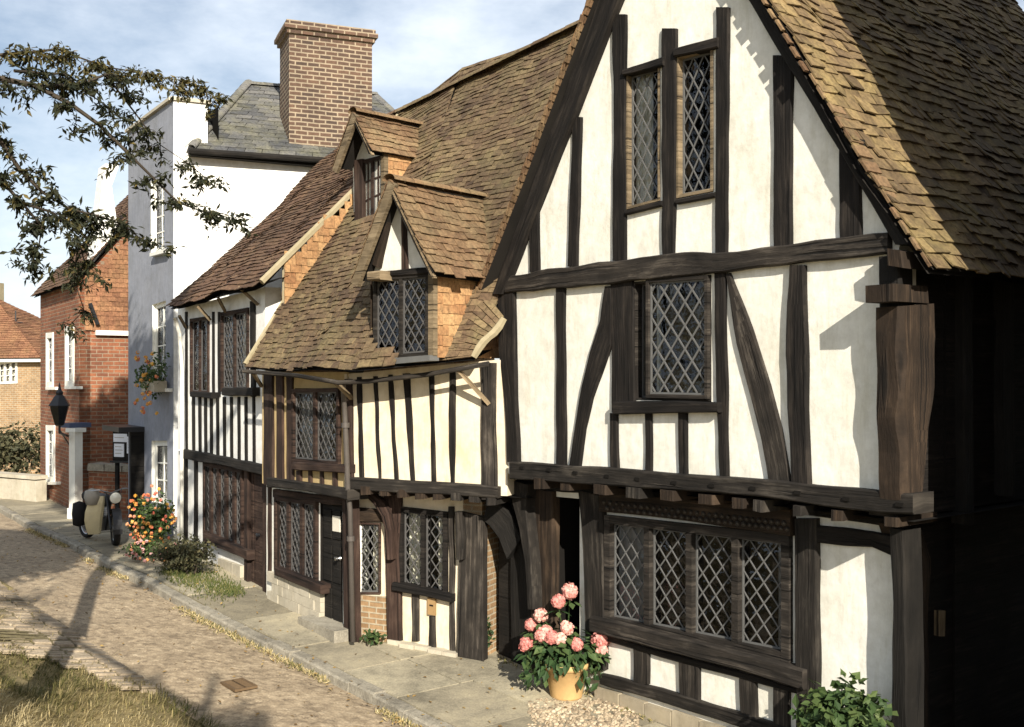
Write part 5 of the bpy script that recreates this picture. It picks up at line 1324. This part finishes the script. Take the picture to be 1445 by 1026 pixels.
# drain cover
def drain():
    o = ground_at(337, 970, .0); mb = MB(); a = V((.62, -.785, 0)); b = V((-.785, -.62, 0)); o = o+UP*.028
    mb.box(o, a*.17, b*.025*0+b*.012, UP*.012)
    for i in range(-4, 5): mb.box(o+a*(i*.038), a*.008, b*.1, UP*.012)
    for s in (-1, 1): mb.box(o+b*(.115*s), a*.19, b*.015, UP*.014); mb.box(o+a*(.18*s), a*.012, b*.1, UP*.013)
    tag(mb.build('drain_cover', M['rust'], origin=o), 'small iron drain grating set in the cobbles', 'drain')
drain()

# ================================================================== motorcycle
def motorcycle():
    o = ground_at(163, 770, PAVE*.9); hd = V((.68, -.73, 0)).normalized(); sd = V((-hd.y, hd.x, 0))   # sd: rider's left
    fw = o+UP*.0; h = thing('motorcycle', 'parked motorcycle with a cream leg shield and round headlamp on the pavement', 'motorcycle', o)
    L_ = lambda x, y, z: o+hd*x+sd*y+UP*z
    def wheel(c, ax, nm):
        t = MB(); r = .31
        prof = [(r*.74, -.03), (r*.8, -.055), (r*.93, -.055), (r, -.025), (r, .025), (r*.93, .055), (r*.8, .055), (r*.74, .03), (r*.74, -.03)]
        t.lathe(c, prof, 30, ax=ax); w = t.build(nm, M['tyre'], h, smooth=True)
        m = MB(); m.lathe(c, [(r*.7, -.025), (r*.76, -.035), (r*.76, .035), (r*.7, .025), (r*.7, -.025)], 30, ax=ax); m.lathe(c, [(.001, -.06), (.06, -.06), (.06, .06), (.001, .06)], 12, ax=ax)
        a = ax.orthogonal().normalized(); b = ax.cross(a)
        for k in range(16):
            g = k*math.pi/8; m.tube([c+ax*(.04*(1 if k % 2 else -1)), c+(a*math.cos(g)+b*math.sin(g))*r*.72], .004, 4)
        m.build('rim', M['chrome'], w)
        return w
    sa = (sd*.96+hd*.28).normalized()
    wheel(L_(0, 0, .31), sa, 'wheel'); wheel(L_(-1.28, 0, .31), sd, 'wheel')
    for c, ax, a0, a1 in ((L_(0, 0, .31), sa, -10, 150), (L_(-1.28, 0, .31), sd, 10, 190)):
        m = MB(); f = ax.cross(UP).normalized(); f = f if f.dot(hd) > 0 else -f
        pts = [c+(f*math.cos(math.radians(g))+UP*math.sin(math.radians(g)))*.36 for g in range(a0, a1, 14)]
        for p, p2 in zip(pts, pts[1:]): m.face([p-ax*.075, p+ax*.075, p2+ax*.075, p2-ax*.075])
        m.build('mudguard', M['iron'], h)
    m = MB()
    for s in (-1, 1): m.tube([L_(0, .085*s, .31), L_(-.1, .085*s, .62), L_(-.2, .08*s, .88)], [.022, .026, .022], 8)
    m.build('fork', M['iron'], h, smooth=True)
    m = MB(); m.tube([L_(-.2, 0, .85), L_(-.45, 0, .72), L_(-1.0, 0, .68), L_(-1.28, .1, .33)], .025, 8); m.tube([L_(-.22, 0, .75), L_(-.42, 0, .25), L_(-.9, 0, .22), L_(-1.28, -.1, .31)], .025, 8); m.tube([L_(-.9, 0, .7), L_(-.9, 0, .25)], .022, 8); m.build('frame', M['iron'], h, smooth=True)
    m = MB(); m.box(L_(-.62, 0, .36), hd*.2, sd*.12, UP*.13); m.lathe(L_(-.6, 0, .47), [(.001, .22), (.09, .2), (.1, .02), (.08, 0)], 12)
    for k in range(5): m.lathe(L_(-.6, 0, .5+.035*k), [(.06, -.006), (.13, -.005), (.13, .005), (.06, .006)], 12)
    m.build('engine', M['chrome'], h)
    m = MB(); pr = [(.001, -.27), (.08, -.25), (.12, -.1), (.13, .05), (.11, .2), (.05, .27), (.001, .28)]; m.lathe(L_(-.55, 0, .78), pr, 16, ax=hd); m.build('fuel_tank', M['iron'], h, smooth=True)
    m = MB(); m.lathe(L_(-1.02, 0, .8), [(.001, -.32), (.1, -.28), (.13, 0), (.11, .2), (.001, .27)], 14, ax=hd); m.build('seat', M['tyre'], h, smooth=True)
    m = MB(); m.tube([L_(-.32, .36, .98), L_(-.2, .22, 1.0), L_(-.19, 0, .93), L_(-.2, -.22, 1.0), L_(-.32, -.36, .98)], .014, 8); m.build('handlebar', M['chrome'], h, smooth=True)
    fd = (hd*.85+V((.12, -.75, 0))*.35).normalized()
    c = L_(-.02, 0, .86); m = MB(); m.lathe(c, [(.001, -.14), (.06, -.12), (.1, -.04), (.112, .02), (.105, .035)], 18, ax=fd); hl = m.build('headlamp', M['iron'], h, smooth=True)
    m = MB(); m.lathe(c, [(.1, .03), (.08, .045), (.001, .055)], 18, ax=fd); m.build('lens', M['lens'], hl, smooth=True)
    # cream leg shields
    for s in (-1,):
        m = MB(); rows = []
        for z, xo, y0, y1 in ((.18, -.38, .1, .30), (.3, -.34, .1, .36), (.45, -.30, .1, .40), (.6, -.27, .09, .40), (.75, -.25, .08, .36), (.88, -.25, .08, .26)):
            rows.append([L_(xo-.10*(k/5)**2-(.03 if k == 0 else 0), s*(y0+(y1-y0)*k/5), z) for k in range(6)])
        for a, b in zip(rows, rows[1:]):
            for k in range(5): m.face([a[k], a[k+1], b[k+1], b[k]])
        for a, b in zip(rows, rows[1:]):
            for k in range(5): m.face([p-hd*.012 for p in (a[k], a[k+1], b[k+1], b[k])])
        m.build('leg_shield', M['cream_enamel'], h, smooth=False)
    m = MB(); m.lathe(L_(-.36, -.28, .86), [(.001, -.15), (.1, -.13), (.14, 0), (.12, .12), (.001, .17)], 12, ax=UP); m.build('pannier_bag', M['canvas'], h, smooth=True)
    m = MB(); m.lathe(L_(-1.0, -.26, .5), [(.001, -.24), (.11, -.2), (.13, 0), (.11, .2), (.001, .24)], 12, ax=UP); m.build('side_bag', M['tyre'], h, smooth=True)
    m = MB()
    for sy in (-.2, .2): m.tube([L_(-.2, sy, 1.0), L_(-.08, sy*.7, .95), L_(-.12, sy*.3, .8), L_(-.2, sy*.2, .6)], .006, 5)
    m.build('cable', M['iron'], h)
motorcycle()

# ================================================================== tree at the left, its boughs hanging over the lane
def tree():
    rr = random.Random(21)
    bx, by = -3.85, 7.7; t, n = tn(bx, by); base = V((bx, by, gz(t)+bank(t, n)-.05))
    h = thing('street_tree', 'tree with hanging autumn boughs at the top left of the lane', 'tree', base)
    tr = MB(); top = V((-4.6, 8.2, 8.8))
    tr.tube([base, base.lerp(top, .25)+V((.05, 0, 0)), base.lerp(top, .5)+V((-.08, .05, 0)), base.lerp(top, .75), top], [.16, .125, .11, .085, .04], 10)
    tr.build('trunk', M['bark'], h, smooth=True)
    lf = MB(); br = MB()
    def at(px, py, y): return V(((px-CX)/F*y, y, H-(py-CY)/F*y))
    def bough(pts, r0, nleaf, spread, size, tr_=(0, 1.0)):
        # resample
        P_ = [pts[0]]
        for a, b in zip(pts, pts[1:]):
            k = max(1, int((b-a).length/.16))
            for j in range(1, k+1): P_.append(a.lerp(b, j/k)+V((nz(j*.7, a.x), nz(j*.7, a.y+5), nz(j*.7, a.z+9)))*.025)
        N_ = len(P_); br.tube(P_, [max(.004, r0*(1-i/N_)) for i in range(N_)], 6)
        for i, p in enumerate(P_):
            f = i/N_
            if f < .08: continue
            for tw in range(5):
                if rr.random() < .12: continue
                d = rvec(rr); d.z = d.z*.5-.35; ln = spread*rr.uniform(.35, 1.05); tip = p+d*ln
                br.tube([p, p+d*ln*.5+UP*.02, tip], [.004, .003, .0015], 3)
                for k in range(int(nleaf*3.0)):
                    q_ = p.lerp(tip, rr.uniform(.1, 1.1))
                    leaf(lf, q_+rvec(rr)*rr.uniform(.0, .07), size*rr.uniform(.6, 1.2), rvec(rr)+V((0, -.5, .6)), V((0, 0, -.8))+rvec(rr)*.9, min(1, max(0, rr.gauss(*tr_))), .36)
    trunk = lambda f: base.lerp(top, f)
    S = .075
    bough([trunk(.62), at(-80, 90, 8.2), at(0, 112, 8.4), at(50, 120, 8.5), at(100, 146, 8.6), at(140, 175, 8.7), at(180, 215, 8.8), at(215, 250, 8.9), at(250, 285, 9), at(290, 300, 9.1), at(330, 308, 9.2)], .035, 9, .3, S, (.35, .25))
    bough([at(60, 122, 8.5), at(120, 118, 8.8), at(150, 105, 9.0), at(190, 160, 9.2), at(225, 205, 9.4), at(265, 230, 9.5), at(295, 255, 9.6)], .016, 8, .26, S, (.35, .25))
    bough([at(20, 100, 8.4), at(90, 105, 8.7), at(150, 150, 8.8), at(170, 190, 8.9)], .014, 9, .24, S, (.25, .25))
    bough([trunk(.5), at(-60, 150, 8.0), at(0, 200, 8.2), at(30, 240, 8.3), at(60, 270, 8.4), at(100, 295, 8.5), at(140, 305, 8.6), at(175, 318, 8.8), at(205, 345, 9)], .03, 14, .32, S, (.35, .3))
    bough([trunk(.5), at(-60, 200, 8.0), at(-10, 240, 8.1), at(30, 285, 8.2), at(75, 300, 8.3), at(110, 335, 8.4), at(120, 375, 8.5)], .025, 13, .3, S, (.4, .3))
    bough([at(30, 285, 8.2), at(60, 320, 8.3), at(55, 350, 8.3), at(40, 375, 8.3)], .012, 7, .22, S, (.3, .25))
    bough([at(-30, 80, 8.4), at(80, 70, 9.0), at(150, 95, 9.4), at(210, 105, 9.8), at(260, 115, 10.0), at(305, 140, 10.2)], .014, 9, .3, .075, (.75, .18))
    bough([at(140, 305, 8.6), at(110, 345, 8.8), at(105, 400, 8.9), at(120, 440, 9.0), at(100, 460, 9)], .01, 5, .16, S*.8, (.35, .25))
    # crown above and left of the picture
    for k in range(250):
        cc, rd = ((V((-6.4, 8.2, 6.2)), 1.9), (V((-6.0, 10.6, 9.6)), 1.7), (V((-4.4, 9.9, 9.2)), 1.2))[(0, 0, 1, 0, 2)[k % 5]]
        d = rvec(rr)*rr.uniform(.3, 1); e = cc+d*rd; b0 = trunk(rr.uniform(.6, 1))
        px = CX+e.x/max(1, e.y)*F; py = CY-(e.z-H)/max(1, e.y)*F
        if px > -50 and py > -90: continue
        st = b0.lerp(e, .72); br.tube([b0, b0.lerp(e, .4)+UP*.2, st], [.03, .022, .012], 5)
        bough([st, e], .012, 4, .5, .2, (.4, .3))
    br.build('branches', M['bark'], h, smooth=True); lf.build('foliage', M['treeleaf'], h)
tree()

def bank_tree():
    rr = random.Random(77); b = V((-1.1, -4.2, 1.7))
    h = thing('bank_tree', 'tree behind the grass bank whose bough shades the edge of the lane', 'tree', b)
    tr = MB(); fork = V((.1, -3.2, 6.3)); tr.tube([b, b.lerp(fork, .5)+V((.1, 0, 0)), fork, fork+V((.3, -.6, 2))], [.2, .16, .11, .04], 10); tr.build('trunk', M['bark'], h, smooth=True)
    br = MB(); lf = MB()
    limb = [fork, V((.0, -1.9, 6.5)), V((-1.1, -.7, 6.55)), V((-2.1, .45, 6.5)), V((-3.0, 1.7, 6.5)), V((-3.9, 3.0, 6.4))]
    br.tube(limb, [.09, .065, .06, .05, .04, .02], 7)
    def spray(c, rad, n):
        for k in range(n):
            e = c+rvec(rr)*rad*rr.uniform(.3, 1); br.tube([c, e], [.008, .003], 3)
            for q_ in range(16): leaf(lf, c.lerp(e, rr.uniform(.3, 1.1))+rvec(rr)*.06, rr.uniform(.06, .12), rvec(rr), rvec(rr)+V((0, 0, -.6)), min(1, max(0, rr.gauss(.4, .3))), .4)
    spray(V((.0, -1.95, 6.45)), .5, 40); spray(V((.5, -2.2, 6.5)), .55, 30)
    for p, r_, n in ((limb[2], .35, 8), (limb[4], .45, 14), (limb[5], .7, 26)): spray(p, r_, n)
    br.build('branches', M['bark'], h, smooth=True); lf.build('foliage', M['treeleaf'], h)
bank_tree()

# ================================================================== light, sky, camera
EL = 27.0; sx, sy = .22, -.975
sunv = V((sx*math.cos(math.radians(EL)), sy*math.cos(math.radians(EL)), math.sin(math.radians(EL)))).normalized()
ld = bpy.data.lights.new('Sun', 'SUN'); ld.energy = 4.6; ld.angle = math.radians(.5); ld.color = (1.0, .92, .79)
lo = bpy.data.objects.new('Sun', ld); COL.objects.link(lo); lo.rotation_euler = sunv.to_track_quat('Z', 'Y').to_euler(); lo.location = (6, -12, 12)
w = bpy.data.worlds.new('World'); scene.world = w; w.use_nodes = True; nt = w.node_tree
bg = nt.nodes['Background']; sk = nt.nodes.new('ShaderNodeTexSky'); sk.sky_type = 'NISHITA'; sk.sun_disc = False
sk.sun_elevation = math.radians(EL); sk.sun_rotation = math.atan2(sx, sy); sk.air_density = 1.0; sk.dust_density = 1.2; sk.ozone_density = 1.2
tc = nt.nodes.new('ShaderNodeTexCoord'); mp = nt.nodes.new('ShaderNodeMapping'); mp.inputs['Scale'].default_value = (1, 1, 2.2); L(nt, tc.outputs['Generated'], mp.inputs['Vector'])
cl = ntex(nt, mp.outputs[0], 2.6, 7, .62); cm = ramp(nt, cl, [(.36, (.12, .12, .12)), (.66, (1, 1, 1))])
mx = mix(nt, math_(nt, 'MULTIPLY', cm, .8), sk.outputs[0], (10.5, 11.2, 12.0))
L(nt, mx, bg.inputs[0]); bg.inputs[1].default_value = .06
cd = bpy.data.cameras.new('Camera'); cam = bpy.data.objects.new('Camera', cd); COL.objects.link(cam); scene.camera = cam
cam.location = (0, 0, H); cam.rotation_euler = (math.radians(90), 0, 0)
cd.sensor_width = 36; cd.lens = 36*F/1445; cd.shift_x = (722.5-CX)/1445; cd.shift_y = (CY-513)/1445; cd.clip_end = 1000; cd.clip_start = .05
scene.view_settings.view_transform = 'Standard'; scene.view_settings.look = 'None'; scene.view_settings.gamma = 1.0; scene.view_settings.exposure = .9
